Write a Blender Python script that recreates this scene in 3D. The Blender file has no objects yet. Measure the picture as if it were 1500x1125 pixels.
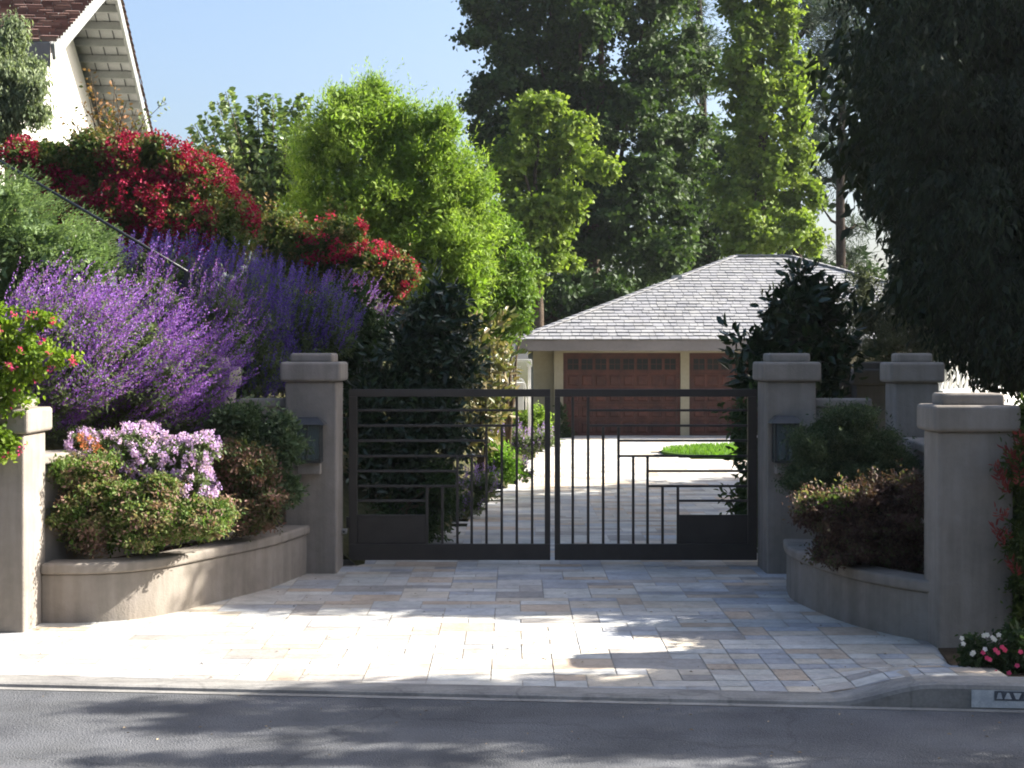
import bpy, math, random
import numpy as np
from mathutils import Vector, noise

random.seed(7)
RNG = np.random.default_rng(11)
F, HC, CX, HY = 2200.0, 2.14, 750.0, 518.0      # focal length in photo pixels, eye height, centre, horizon

def at(px, py, y):
    return np.array([(px - CX) * y / F, y, HC - (py - HY) * y / F])

def srgb(r, g, b):
    f = lambda c: (c / 255 / 12.92) if c / 255 <= 0.04045 else ((c / 255 + 0.055) / 1.055) ** 2.4
    return (f(r), f(g), f(b), 1.0)

scene = bpy.context.scene
COL = scene.collection

# ------------------------------------------------------------------ objects
def setp(o, label=None, cat=None, group=None, kind=None):
    if label: o["label"] = label
    if cat: o["category"] = cat
    if group: o["group"] = group
    if kind: o["kind"] = kind
    return o

def thing(name, label, cat, loc=(0, 0, 0), group=None):
    o = bpy.data.objects.new(name, None)
    o.empty_display_size = 0.2
    COL.objects.link(o)
    o.location = loc
    o["wx"] = [float(c) for c in loc]
    return setp(o, label, cat, group)

def origin(p):
    return np.array(list(p["wx"])) if p is not None and "wx" in p else np.zeros(3)

def mesh_obj(name, V, Fc, mat, parent=None, attr=None, smooth=False, bevel=0, mats=None, midx=None, at_base=False):
    V = np.asarray(V, dtype=np.float64)
    o0 = origin(parent)
    if parent is None and at_base and len(V):
        o0 = np.array([V[:, 0].mean(), V[:, 1].mean(), V[:, 2].min()])
    me = bpy.data.meshes.new(name)
    if isinstance(Fc, np.ndarray):
        n, k = Fc.shape
        me.vertices.add(len(V)); me.vertices.foreach_set("co", (V - o0).astype(np.float32).ravel())
        me.loops.add(n * k); me.loops.foreach_set("vertex_index", Fc.astype(np.int32).ravel())
        me.polygons.add(n)
        me.polygons.foreach_set("loop_start", np.arange(0, n * k, k, dtype=np.int32))
        me.polygons.foreach_set("loop_total", np.full(n, k, dtype=np.int32))
        me.update(calc_edges=True)
    else:
        me.from_pydata([tuple(v) for v in (V - o0)], [], Fc)
        me.update()
    if attr is not None:
        a = me.attributes.new("tone", "FLOAT", "FACE")
        a.data.foreach_set("value", np.asarray(attr, dtype=np.float32))
    if smooth:
        me.polygons.foreach_set("use_smooth", np.ones(len(me.polygons), dtype=bool))
    for m in (mats or [mat]):
        me.materials.append(m)
    if midx is not None:
        me.polygons.foreach_set("material_index", np.asarray(midx, dtype=np.int32))
    o = bpy.data.objects.new(name, me)
    COL.objects.link(o)
    if parent is not None:
        o.parent = parent
        o["wx"] = [float(c) for c in o0]
    else:
        o.location = o0
        o["wx"] = [float(c) for c in o0]
    if bevel:
        b = o.modifiers.new("bevel", "BEVEL"); b.width = bevel; b.segments = 3; b.limit_method = "ANGLE"; b.angle_limit = math.radians(40)
        b.harden_normals = False
    return o

class MB:
    def __init__(s): s.V, s.F, s.A = [], [], []
    def quad(s, pts, a=0.5):
        n = len(s.V); s.V += [tuple(p) for p in pts]; s.F.append(tuple(range(n, n + len(pts)))); s.A.append(a)
    def hexa(s, b, t, a=0.5):
        n = len(s.V); k = len(b)
        s.V += [tuple(p) for p in b] + [tuple(p) for p in t]
        s.F.append(tuple(n + i for i in reversed(range(k)))); s.F.append(tuple(n + k + i for i in range(k)))
        for i in range(k):
            j = (i + 1) % k
            s.F.append((n + i, n + j, n + k + j, n + k + i))
        s.A += [a] * (k + 2)
    def box(s, x0, x1, y0, y1, z0, z1, a=0.5):
        s.hexa([(x0, y0, z0), (x1, y0, z0), (x1, y1, z0), (x0, y1, z0)],
               [(x0, y0, z1), (x1, y0, z1), (x1, y1, z1), (x0, y1, z1)], a)
    def bar(s, p, q, w, h, up=(0, 0, 1), a=0.5):
        p, q, up = Vector(p), Vector(q), Vector(up)
        d = (q - p).normalized(); sd = d.cross(up).normalized(); u = sd.cross(d)
        c = lambda o, i, j: o + sd * (w / 2 * i) + u * (h / 2 * j)
        s.hexa([c(p, -1, -1), c(p, 1, -1), c(p, 1, 1), c(p, -1, 1)], [c(q, -1, -1), c(q, 1, -1), c(q, 1, 1), c(q, -1, 1)], a)
    def tube(s, pts, rad, n=8, a=0.5):
        pts = [Vector(p) for p in pts]; base = len(s.V); ring = []
        for i, p in enumerate(pts):
            d = (pts[min(i + 1, len(pts) - 1)] - pts[max(i - 1, 0)]).normalized()
            ref = Vector((0, 0, 1)) if abs(d.z) < 0.9 else Vector((1, 0, 0))
            u = d.cross(ref).normalized(); v = d.cross(u)
            r = rad[i] if isinstance(rad, (list, tuple)) else rad
            ring.append([len(s.V) + k for k in range(n)])
            for k in range(n):
                t = 2 * math.pi * k / n
                s.V.append(tuple(p + u * (math.cos(t) * r) + v * (math.sin(t) * r)))
        for i in range(len(pts) - 1):
            for k in range(n):
                j = (k + 1) % n
                s.F.append((ring[i][k], ring[i][j], ring[i + 1][j], ring[i + 1][k])); s.A.append(a)
        s.F.append(tuple(reversed(ring[0]))); s.F.append(tuple(ring[-1])); s.A += [a, a]
    def build(s, name, mat, parent=None, **k):
        o = mesh_obj(name, s.V, s.F, mat, parent, attr=s.A, **k)
        return o

# ------------------------------------------------------------------ materials
def newmat(name):
    m = bpy.data.materials.new(name); m.use_nodes = True
    nt = m.node_tree; nt.nodes.clear()
    out = nt.nodes.new("ShaderNodeOutputMaterial")
    return m, nt, out

def N(nt, t, **k):
    n = nt.nodes.new(t)
    for a, v in k.items():
        if a in n.inputs: n.inputs[a].default_value = v
        else: setattr(n, a, v)
    return n

def ramp(nt, stops):
    r = nt.nodes.new("ShaderNodeValToRGB")
    e = r.color_ramp.elements
    while len(e) < len(stops): e.new(0.5)
    for i, (p, c) in enumerate(stops):
        e[i].position = p; e[i].color = c if len(c) == 4 else (*c, 1)
    return r

def surf(name, c1, c2, scale=3.0, fine=60.0, rough=0.85, bump=0.2, bscale=120.0, spec=0.3, tone=None, detail=6, bdist=0.004, metal=0.0, extra=None, cracks=None):
    """a plain surface: two-scale colour noise and a fine bump; with tone = list of colours picked by the face attribute"""
    m, nt, out = newmat(name)
    L = nt.links.new
    tc = N(nt, "ShaderNodeTexCoord")
    geo = N(nt, "ShaderNodeNewGeometry")
    P = geo.outputs["Position"]
    n1 = N(nt, "ShaderNodeTexNoise"); n1.inputs["Scale"].default_value = scale; n1.inputs["Detail"].default_value = detail; L(P, n1.inputs["Vector"])
    n2 = N(nt, "ShaderNodeTexNoise"); n2.inputs["Scale"].default_value = fine; n2.inputs["Detail"].default_value = 3; L(P, n2.inputs["Vector"])
    mx = N(nt, "ShaderNodeMath", operation="MULTIPLY_ADD"); L(n2.outputs[0], mx.inputs[0]); mx.inputs[1].default_value = 0.5; L(n1.outputs[0], mx.inputs[2])
    sb = N(nt, "ShaderNodeMath", operation="SUBTRACT"); L(mx.outputs[0], sb.inputs[0]); sb.inputs[1].default_value = 0.25
    r = ramp(nt, [(0.3, c1), (0.7, c2)]); L(sb.outputs[0], r.inputs[0])
    col = r.outputs[0]
    if tone:
        at_ = N(nt, "ShaderNodeAttribute", attribute_name="tone")
        rt = ramp(nt, [((i + 0.0) / (len(tone)), c) for i, c in enumerate(tone)]); rt.color_ramp.interpolation = "CONSTANT"
        L(at_.outputs["Fac"], rt.inputs[0])
        mm = N(nt, "ShaderNodeMix", data_type="RGBA", blend_type="MULTIPLY"); mm.inputs[0].default_value = 1.0
        L(rt.outputs[0], mm.inputs[6]); L(col, mm.inputs[7]); col = mm.outputs[2]
    for (sc_, p0, p1, lo) in (extra or []):          # stains: stretched noise, lo = darkest factor
        mp = N(nt, "ShaderNodeMapping"); mp.inputs["Scale"].default_value = sc_; L(P, mp.inputs["Vector"])
        ns = N(nt, "ShaderNodeTexNoise"); ns.inputs["Scale"].default_value = 1.0; ns.inputs["Detail"].default_value = 5; ns.inputs["Roughness"].default_value = .6; L(mp.outputs[0], ns.inputs["Vector"])
        rr = ramp(nt, [(p0, (lo, lo, lo * .98)), (p1, (1, 1, 1))]); L(ns.outputs[0], rr.inputs[0])
        mm = N(nt, "ShaderNodeMix", data_type="RGBA", blend_type="MULTIPLY"); mm.inputs[0].default_value = 1.0
        L(col, mm.inputs[6]); L(rr.outputs[0], mm.inputs[7]); col = mm.outputs[2]
    if cracks:
        wn = N(nt, "ShaderNodeTexNoise"); wn.inputs["Scale"].default_value = 2.0; wn.inputs["Detail"].default_value = 4; L(P, wn.inputs["Vector"])
        ad = N(nt, "ShaderNodeVectorMath", operation="MULTIPLY_ADD"); L(wn.outputs["Color"], ad.inputs[0]); ad.inputs[1].default_value = (.6, .6, .6); L(P, ad.inputs[2])
        vo = N(nt, "ShaderNodeTexVoronoi", feature="DISTANCE_TO_EDGE"); vo.inputs["Scale"].default_value = cracks; L(ad.outputs[0], vo.inputs["Vector"])
        rr = ramp(nt, [(0.0, (.45, .45, .45)), (0.012, (1, 1, 1))]); L(vo.outputs["Distance"], rr.inputs[0])
        mm = N(nt, "ShaderNodeMix", data_type="RGBA", blend_type="MULTIPLY"); mm.inputs[0].default_value = .4
        L(col, mm.inputs[6]); L(rr.outputs[0], mm.inputs[7]); col = mm.outputs[2]
    b = N(nt, "ShaderNodeBsdfPrincipled"); b.inputs["Roughness"].default_value = rough; b.inputs["Specular IOR Level"].default_value = spec
    b.inputs["Metallic"].default_value = metal
    L(col, b.inputs["Base Color"])
    if bump:
        n3 = N(nt, "ShaderNodeTexNoise"); n3.inputs["Scale"].default_value = bscale; n3.inputs["Detail"].default_value = 4; L(P, n3.inputs["Vector"])
        bp = N(nt, "ShaderNodeBump"); bp.inputs["Strength"].default_value = bump; bp.inputs["Distance"].default_value = bdist
        L(n3.outputs[0], bp.inputs["Height"]); L(bp.outputs[0], b.inputs["Normal"])
    L(b.outputs[0], out.inputs[0])
    return m

def leafmat(name, cols, trans=0.3, rough=0.6, spec=0.18):
    m, nt, out = newmat(name); L = nt.links.new
    a = N(nt, "ShaderNodeAttribute", attribute_name="tone")
    r = ramp(nt, [(i / max(1, len(cols) - 1), c) for i, c in enumerate(cols)]); L(a.outputs["Fac"], r.inputs[0])
    b = N(nt, "ShaderNodeBsdfPrincipled"); b.inputs["Roughness"].default_value = rough; b.inputs["Specular IOR Level"].default_value = spec
    L(r.outputs[0], b.inputs["Base Color"])
    t = N(nt, "ShaderNodeBsdfTranslucent")
    g = N(nt, "ShaderNodeMix", data_type="RGBA", blend_type="MULTIPLY"); g.inputs[0].default_value = 1.0
    L(r.outputs[0], g.inputs[6]); g.inputs[7].default_value = (1.5, 1.6, 0.9, 1); L(g.outputs[2], t.inputs[0])
    mx = N(nt, "ShaderNodeMixShader"); mx.inputs[0].default_value = trans
    L(b.outputs[0], mx.inputs[1]); L(t.outputs[0], mx.inputs[2]); L(mx.outputs[0], out.inputs[0])
    return m

W = lambda a, b=None, c=None: (a, a if b is None else b, a if c is None else c)
M = {}
M["stucco"] = surf("stucco", (0.262, 0.231, 0.203), (0.326, 0.289, 0.254), scale=1.6, fine=14, bump=0.55, bscale=60, bdist=0.006, rough=0.92, spec=0.12, extra=[((9, 9, .7), .38, .60, .84), ((1.3, 1.3, 2.2), .35, .62, .86)])
M["asphalt"] = surf("asphalt", (0.074, 0.076, 0.084), (0.155, 0.158, 0.168), scale=1.1, fine=95, bump=1.0, bscale=85, bdist=0.012, extra=[((.35, 1.6, 1), .36, .6, .80), ((3, 3, 3), .3, .6, .88)], cracks=.45, rough=0.85, spec=0.25)
M["concrete"] = surf("concrete", (0.22, 0.21, 0.20), (0.34, 0.325, 0.30), scale=2.5, fine=50, bump=0.4, bscale=90, rough=0.9, spec=0.2, extra=[((2, 8, 8), .36, .6, .72)], cracks=.7)
M["grout"] = surf("grout", (0.30, 0.265, 0.225), (0.42, 0.38, 0.32), scale=4, fine=80, bump=0.3)
M["stone"] = surf("paving_stone", (0.78, 0.78, 0.78), (1.0, 1.0, 1.0), scale=3.0, fine=26, bump=0.6, bscale=30, bdist=0.006, rough=0.8, spec=0.2, extra=[((1.1, .5, 1), .34, .6, .78), ((9, 9, 9), .34, .52, .84)],
                  tone=[srgb(208, 202, 194), srgb(190, 191, 193), srgb(210, 198, 181), srgb(196, 188, 179), srgb(212, 208, 200), srgb(182, 181, 182), srgb(203, 184, 164), srgb(200, 198, 193), srgb(172, 166, 160), srgb(214, 209, 199)])
M["soil"] = surf("soil", (0.035, 0.026, 0.018), (0.085, 0.062, 0.04), scale=3, fine=30, bump=0.9, bscale=25, bdist=0.03, rough=1.0, spec=0.05)
M["bank"] = surf("bank_ground", (0.03, 0.038, 0.016), (0.08, 0.07, 0.035), scale=2, fine=18, bump=1.0, bscale=12, bdist=0.05, rough=1.0, spec=0.05)
M["lawn"] = surf("lawn_soil", (0.05, 0.10, 0.015), (0.08, 0.15, 0.03), scale=3, fine=40, bump=0.6, bscale=60, bdist=0.02, rough=1.0, spec=0.05)
M["gate"] = surf("bronze_painted_steel", (0.030, 0.025, 0.022), (0.042, 0.035, 0.031), scale=6, fine=60, bump=0.08, bscale=300, rough=0.45, spec=0.45, bdist=0.001)
M["lantern"] = surf("dark_bronze_metal", (0.02, 0.022, 0.024), (0.045, 0.045, 0.045), scale=12, fine=90, bump=0.2, bscale=200, rough=0.4, spec=0.5, bdist=0.001)
M["iron"] = surf("black_iron", (0.012, 0.012, 0.013), (0.025, 0.025, 0.027), scale=8, fine=60, bump=0.1, rough=0.4, spec=0.5)
M["white"] = surf("white_paint", (0.70, 0.69, 0.66), (0.80, 0.79, 0.76), scale=4, fine=40, bump=0.1, rough=0.6)
M["housewall"] = surf("white_render", (0.66, 0.64, 0.58), (0.76, 0.74, 0.68), scale=1.2, fine=12, bump=0.4, bscale=40, bdist=0.006, rough=0.9, spec=0.15)
M["fascia"] = surf("grey_white_timber", (0.20, 0.21, 0.205), (0.27, 0.28, 0.27), scale=2, fine=30, bump=0.2, rough=0.7)
M["boards"] = surf("soffit_boards", (0.32, 0.33, 0.33), (0.42, 0.43, 0.43), scale=3, fine=30, bump=0.2, rough=0.8, tone=[W(0.7), W(1.0), W(0.8), W(0.92)])
M["cream"] = surf("cream_stucco", (0.33, 0.29, 0.20), (0.40, 0.35, 0.25), scale=1.2, fine=14, bump=0.3, bscale=60, rough=0.9, spec=0.15)
M["eave"] = surf("taupe_fascia", (0.19, 0.165, 0.155), (0.235, 0.205, 0.195), scale=1.2, fine=14, bump=0.1, rough=0.8)
M["door"] = surf("stained_timber", (0.058, 0.018, 0.012), (0.118, 0.038, 0.025), scale=3, fine=35, bump=0.2, bscale=70, rough=0.5, spec=0.4, tone=[W(0.8), W(1.0), W(0.9), W(1.15)])
M["slate"] = surf("grey_roof_shakes", (0.75, 0.75, 0.76), (1.0, 1.0, 1.0), scale=2.2, fine=30, bump=0.4, bscale=50, rough=0.75, spec=0.35,
                  tone=[W(0.26, 0.26, 0.27), W(0.285, 0.283, 0.29), W(0.27, 0.268, 0.28), W(0.305, 0.303, 0.305), W(0.29, 0.286, 0.286), W(0.275, 0.275, 0.29)])
M["under"] = surf("roof_underlay", (0.05, 0.05, 0.055), (0.07, 0.07, 0.075), rough=0.9)
M["brownshake"] = surf("brown_roof_shakes", (0.7, 0.7, 0.7), (1.0, 1.0, 1.0), scale=3, fine=30, bump=0.5, bscale=40, rough=0.85, spec=0.2,
                       tone=[W(0.17, 0.095, 0.075), W(0.24, 0.14, 0.11), W(0.20, 0.12, 0.10), W(0.28, 0.18, 0.14)])
M["bark"] = surf("bark", (0.045, 0.034, 0.025), (0.12, 0.09, 0.065), scale=5, fine=30, bump=1.0, bscale=18, bdist=0.03, rough=0.95, spec=0.1)
M["pinebark"] = surf("dark_pine_bark", (0.025, 0.019, 0.015), (0.06, 0.045, 0.035), scale=5, fine=30, bump=1.0, bscale=18, bdist=0.03, rough=0.95, spec=0.1)  # bark colour darkened so the pine trunks look backlit
M["twig"] = surf("twig_bark", (0.06, 0.045, 0.03), (0.12, 0.085, 0.055), scale=10, fine=60, bump=0.3, rough=0.9, spec=0.1)
M["kerbpaint"] = surf("worn_white_paint", (0.42, 0.45, 0.48), (0.66, 0.68, 0.68), scale=14, fine=90, bump=0.2, rough=0.7)
M["ink"] = surf("faded_black_paint", (0.06, 0.07, 0.09), (0.16, 0.17, 0.19), scale=20, fine=120, bump=0.1, rough=0.8)
M["litter"] = surf("dry_leaf", (0.16, 0.10, 0.05), (0.42, 0.34, 0.22), scale=20, fine=90, bump=0.1, tone=[W(0.5), W(1.0), W(1.6), W(0.8)])

def glassmat():
    m, nt, out = newmat("lantern_glass")
    b = N(nt, "ShaderNodeBsdfPrincipled"); b.inputs["Base Color"].default_value = (0.55, 0.68, 0.66, 1)
    b.inputs["Roughness"].default_value = 0.12; b.inputs["Transmission Weight"].default_value = 0.85; b.inputs["IOR"].default_value = 1.2
    nt.links.new(b.outputs[0], out.inputs[0]); return m
M["glass"] = glassmat()
def paneMat():
    m, nt, out = newmat("dark_window_glass")
    b = N(nt, "ShaderNodeBsdfPrincipled"); b.inputs["Base Color"].default_value = (0.03, 0.035, 0.035, 1)
    b.inputs["Roughness"].default_value = 0.08; b.inputs["Specular IOR Level"].default_value = 0.8
    nt.links.new(b.outputs[0], out.inputs[0]); return m
M["pane"] = paneMat()

LF = {
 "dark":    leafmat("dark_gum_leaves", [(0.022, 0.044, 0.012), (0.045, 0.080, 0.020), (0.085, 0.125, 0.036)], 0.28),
 "vdark":   leafmat("deep_green_leaves", [(0.018, 0.036, 0.012), (0.036, 0.064, 0.020), (0.06, 0.10, 0.03)], 0.24),
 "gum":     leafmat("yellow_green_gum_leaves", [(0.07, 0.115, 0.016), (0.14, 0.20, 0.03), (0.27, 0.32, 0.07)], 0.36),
 "feather": leafmat("bright_feathery_leaves", [(0.08, 0.15, 0.018), (0.17, 0.26, 0.032), (0.28, 0.36, 0.085)], 0.36),
 "privet":  leafmat("mid_green_privet_leaves", [(0.05, 0.10, 0.015), (0.10, 0.17, 0.025), (0.20, 0.28, 0.06)], 0.32),
 "pear":    leafmat("loose_green_leaves", [(0.04, 0.08, 0.02), (0.09, 0.14, 0.04), (0.20, 0.25, 0.11)], 0.28, 0.4, 0.4),
 "pine":    leafmat("pine_needles", [(0.02, 0.04, 0.02), (0.04, 0.065, 0.035), (0.07, 0.10, 0.05)], 0.15),
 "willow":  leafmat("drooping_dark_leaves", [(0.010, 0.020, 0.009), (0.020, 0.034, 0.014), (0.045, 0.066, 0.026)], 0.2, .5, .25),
 "magnolia":leafmat("glossy_magnolia_leaves", [(0.012, 0.026, 0.010), (0.02, 0.045, 0.014), (0.04, 0.07, 0.02)], 0.08, 0.28, 0.5),
 "goldmag": leafmat("bronze_backed_leaves", [(0.07, 0.10, 0.025), (0.14, 0.15, 0.05), (0.26, 0.20, 0.10), (0.16, 0.19, 0.05)], 0.2, 0.3, 0.6),
 "olive":   leafmat("grey_olive_leaves", [(0.06, 0.075, 0.045), (0.11, 0.125, 0.075), (0.19, 0.205, 0.14)], 0.2),
 "juniper": leafmat("juniper_sprays", [(0.08, 0.14, 0.055), (0.16, 0.23, 0.10), (0.28, 0.36, 0.18)], 0.28),
 "weeping": leafmat("grey_green_leaves", [(0.09, 0.125, 0.07), (0.17, 0.21, 0.12), (0.28, 0.32, 0.19)], 0.28),
 "boug":    leafmat("bougainvillea_leaves", [(0.03, 0.06, 0.012), (0.07, 0.11, 0.025), (0.13, 0.13, 0.04), (0.19, 0.12, 0.05)], 0.3),
 "red":     leafmat("crimson_bracts", [(0.14, 0.006, 0.024), (0.26, 0.010, 0.042), (0.40, 0.02, 0.075)], 0.25),
 "coral":   leafmat("coral_red_bracts", [(0.30, 0.012, 0.045), (0.42, 0.022, 0.07), (0.54, 0.05, 0.11)], 0.28),
 "magenta": leafmat("magenta_bracts", [(0.50, 0.03, 0.13), (0.65, 0.07, 0.22), (0.68, 0.12, 0.2)], 0.35),
 "sage":    leafmat("sage_leaves", [(0.06, 0.09, 0.035), (0.12, 0.16, 0.07), (0.20, 0.24, 0.13)], 0.25),
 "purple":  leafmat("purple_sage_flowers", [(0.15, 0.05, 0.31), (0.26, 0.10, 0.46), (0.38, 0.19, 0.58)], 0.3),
 "violet":  leafmat("violet_sage_flowers", [(0.08, 0.045, 0.24), (0.13, 0.07, 0.36), (0.20, 0.12, 0.48)], 0.3),  # darker copy of the purple: shade put into the flower colour
 "lilac":   leafmat("lilac_florets", [(0.46, 0.28, 0.60), (0.60, 0.42, 0.72), (0.74, 0.58, 0.82)], 0.3),
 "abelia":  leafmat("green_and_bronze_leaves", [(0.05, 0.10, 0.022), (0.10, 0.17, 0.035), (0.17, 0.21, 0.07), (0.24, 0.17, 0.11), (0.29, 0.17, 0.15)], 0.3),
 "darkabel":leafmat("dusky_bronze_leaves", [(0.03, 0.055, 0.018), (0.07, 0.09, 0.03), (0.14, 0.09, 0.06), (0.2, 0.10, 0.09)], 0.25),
 "pitto":   leafmat("pale_rosette_leaves", [(0.03, 0.055, 0.022), (0.07, 0.11, 0.05), (0.16, 0.20, 0.11)], 0.2),
 "greyshrub":leafmat("grey_green_shrub_leaves", [(0.03, 0.05, 0.022), (0.06, 0.09, 0.04), (0.11, 0.14, 0.07)], 0.2),
 "burgundy":leafmat("burgundy_leaves", [(0.040, 0.026, 0.020), (0.075, 0.042, 0.036), (0.12, 0.068, 0.058), (0.09, 0.10, 0.045)], 0.25),
 "nandina": leafmat("nandina_leaves", [(0.025, 0.05, 0.012), (0.06, 0.09, 0.02), (0.10, 0.14, 0.03)], 0.3),
 "redtip":  leafmat("red_tip_leaves", [(0.12, 0.02, 0.02), (0.24, 0.045, 0.045), (0.32, 0.10, 0.08)], 0.3),
 "box":     leafmat("fresh_green_leaves", [(0.08, 0.17, 0.02), (0.14, 0.26, 0.03), (0.20, 0.34, 0.05)], 0.35),
 "lavender":leafmat("lavender_flowers", [(0.22, 0.13, 0.42), (0.34, 0.22, 0.55), (0.50, 0.34, 0.62)], 0.3),
 "grass":   leafmat("grass_blades", [(0.06, 0.14, 0.015), (0.11, 0.22, 0.025), (0.16, 0.28, 0.04)], 0.35),
 "orange":  leafmat("orange_florets", [(0.45, 0.12, 0.06), (0.50, 0.18, 0.08), (0.45, 0.26, 0.12)], 0.3),
 "vine":    leafmat("yellow_green_vine_leaves", [(0.07, 0.13, 0.015), (0.14, 0.21, 0.02), (0.22, 0.28, 0.04)], 0.4),
 "bronze":  leafmat("bronze_sprig_leaves", [(0.08, 0.09, 0.03), (0.20, 0.13, 0.05), (0.30, 0.16, 0.08)], 0.3),
 "whitefl": leafmat("white_petals", [(0.62, 0.60, 0.62), (0.75, 0.72, 0.74)], 0.3),
 "pinkfl":  leafmat("rose_pink_petals", [(0.60, 0.05, 0.16), (0.70, 0.10, 0.22)], 0.3),
}

# ------------------------------------------------------------------ foliage
def unit(v):
    return v / np.maximum(np.linalg.norm(v, axis=-1, keepdims=True), 1e-9)

class Leaves:
    """collects leaves; .build makes ONE mesh"""
    def __init__(s): s.P, s.T, s.Nn, s.L, s.Wd, s.A = [], [], [], [], [], []
    def add(s, P, T, Nn, L, Wd, A):
        n = len(P)
        s.P.append(P); s.T.append(T); s.Nn.append(Nn)
        s.L.append(np.broadcast_to(L, (n,)).astype(float)); s.Wd.append(np.broadcast_to(Wd, (n,)).astype(float)); s.A.append(np.broadcast_to(A, (n,)).astype(float))
    def build(s, name, mat, parent=None, hexl=False, fold=0.14, **k):
        P = np.concatenate(s.P); T = unit(np.concatenate(s.T)); Nn = np.concatenate(s.Nn)
        L = np.concatenate(s.L)[:, None]; Wd = np.concatenate(s.Wd)[:, None]; A = np.clip(np.concatenate(s.A), 0, 1)
        Nn = unit(Nn - (Nn * T).sum(1, keepdims=True) * T); S = np.cross(Nn, T)
        n = len(P); hw = L * Wd * 0.5; up = Nn * L * fold
        if hexl:
            vs = [P, P + T * L * .3 + S * hw + up * .8, P + T * L * .68 + S * hw * .8 + up * .5, P + T * L - up * .5, P + T * L * .68 - S * hw * .8 + up * .5, P + T * L * .3 - S * hw + up * .8]
            V = np.stack(vs, 1).reshape(-1, 3); b = np.arange(n)[:, None] * 6
            Fc = np.concatenate([b + np.array([[0, 1, 2, 3]]), b + np.array([[0, 3, 4, 5]])]); A = np.concatenate([A, A])
        else:
            vs = [P, P + T * L * .45 + S * hw + up, P + T * L, P + T * L * .45 - S * hw + up]
            V = np.stack(vs, 1).reshape(-1, 3); b = np.arange(n)[:, None] * 4
            Fc = b + np.array([[0, 1, 2, 3]])
        return mesh_obj(name, V, Fc, mat, parent, attr=A, **k)

def rnd(n): return unit(RNG.normal(size=(n, 3)))

def blob(px, py, rx, ry, y, rd=None):
    """an ellipsoid of crown at depth y, radii given in photo pixels (rd in metres)"""
    c = at(px, py, y); a = rx * y / F; b = ry * y / F
    return (c, np.array([a, rd if rd else (a + b) * 0.5, b]))

def BL(y, rows, rd=None, jit=0.0):
    out = []
    for r in rows:
        yy = y + (r[4] if len(r) > 4 else 0) + (random.uniform(-jit, jit))
        out.append(blob(r[0], r[1], r[2], r[3], yy, rd))
    return out

def lobes(blobs, s=.42, n=9, core=.74, off=.75):
    out = []
    for c, R in blobs:
        out.append((c, R * core))
        U = rnd(n)
        for u in U:
            out.append((c + u * R * (1 - s * off), R * s * random.uniform(.7, 1.25)))
    return out

def area(R):
    p = 1.6; a, b, c = R
    return 4 * math.pi * (((a * b) ** p + (a * c) ** p + (b * c) ** p) / 3) ** (1 / p)

def foliage(lv, blobs, leaf, wd=0.55, cl=0.3, dens=1.0, cover=1.1, droop=0.3, bias=(0, 0, 0), radial=0.0, core=1.0, rmin=0.78, rmax=1.04, flat=0.6, tone_c=0.22, outn=0.6, zmin=None, spread=None):
    bias = np.array(bias, float)
    for c, R in blobs:
        A = area(R)
        m = max(3, int(A / (cl * cl * 2.2) * dens))
        u = rnd(m); rr = RNG.uniform(rmin, rmax, (m, 1))
        C = c + u * R * rr
        k = max(4, int(cover * math.pi * cl * cl / (0.55 * leaf * leaf * wd)))
        tone = RNG.uniform(0.5 - tone_c, 0.5 + tone_c, m)
        cs = cl * RNG.uniform(0.6, 1.3, (m, 1))
        O = RNG.normal(size=(m, k, 3)) * 0.5; O *= np.array([1, 1, flat]) * cs[:, :, None]
        P = (C[:, None, :] + O).reshape(-1, 3)
        out = unit(np.repeat(u / R, k, axis=0))
        q = rnd(m * k)
        Nn = unit(out * outn + np.array([0, 0, 0.5]) + q * 0.8)
        T = unit(rnd(m * k) + np.array([0, 0, -droop]) + bias + radial * unit(O.reshape(-1, 3)) + out * 0.25)
        Lr = leaf * RNG.uniform(0.6, 1.25, m * k)
        tn = np.repeat(tone, k) + RNG.normal(0, 0.13, m * k)
        if zmin is not None:
            ok = P[:, 2] > zmin; P, T, Nn, Lr, tn = P[ok], T[ok], Nn[ok], Lr[ok], tn[ok]
        lv.add(P, T, Nn, Lr, wd, tn)
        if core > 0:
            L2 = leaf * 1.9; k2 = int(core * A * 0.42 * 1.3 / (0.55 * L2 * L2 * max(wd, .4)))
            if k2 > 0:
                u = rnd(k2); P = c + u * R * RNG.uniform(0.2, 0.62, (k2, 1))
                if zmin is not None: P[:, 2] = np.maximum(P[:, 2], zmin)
                lv.add(P, rnd(k2), rnd(k2), L2, max(wd, .4), RNG.uniform(0.1, 0.6, k2))

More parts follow.
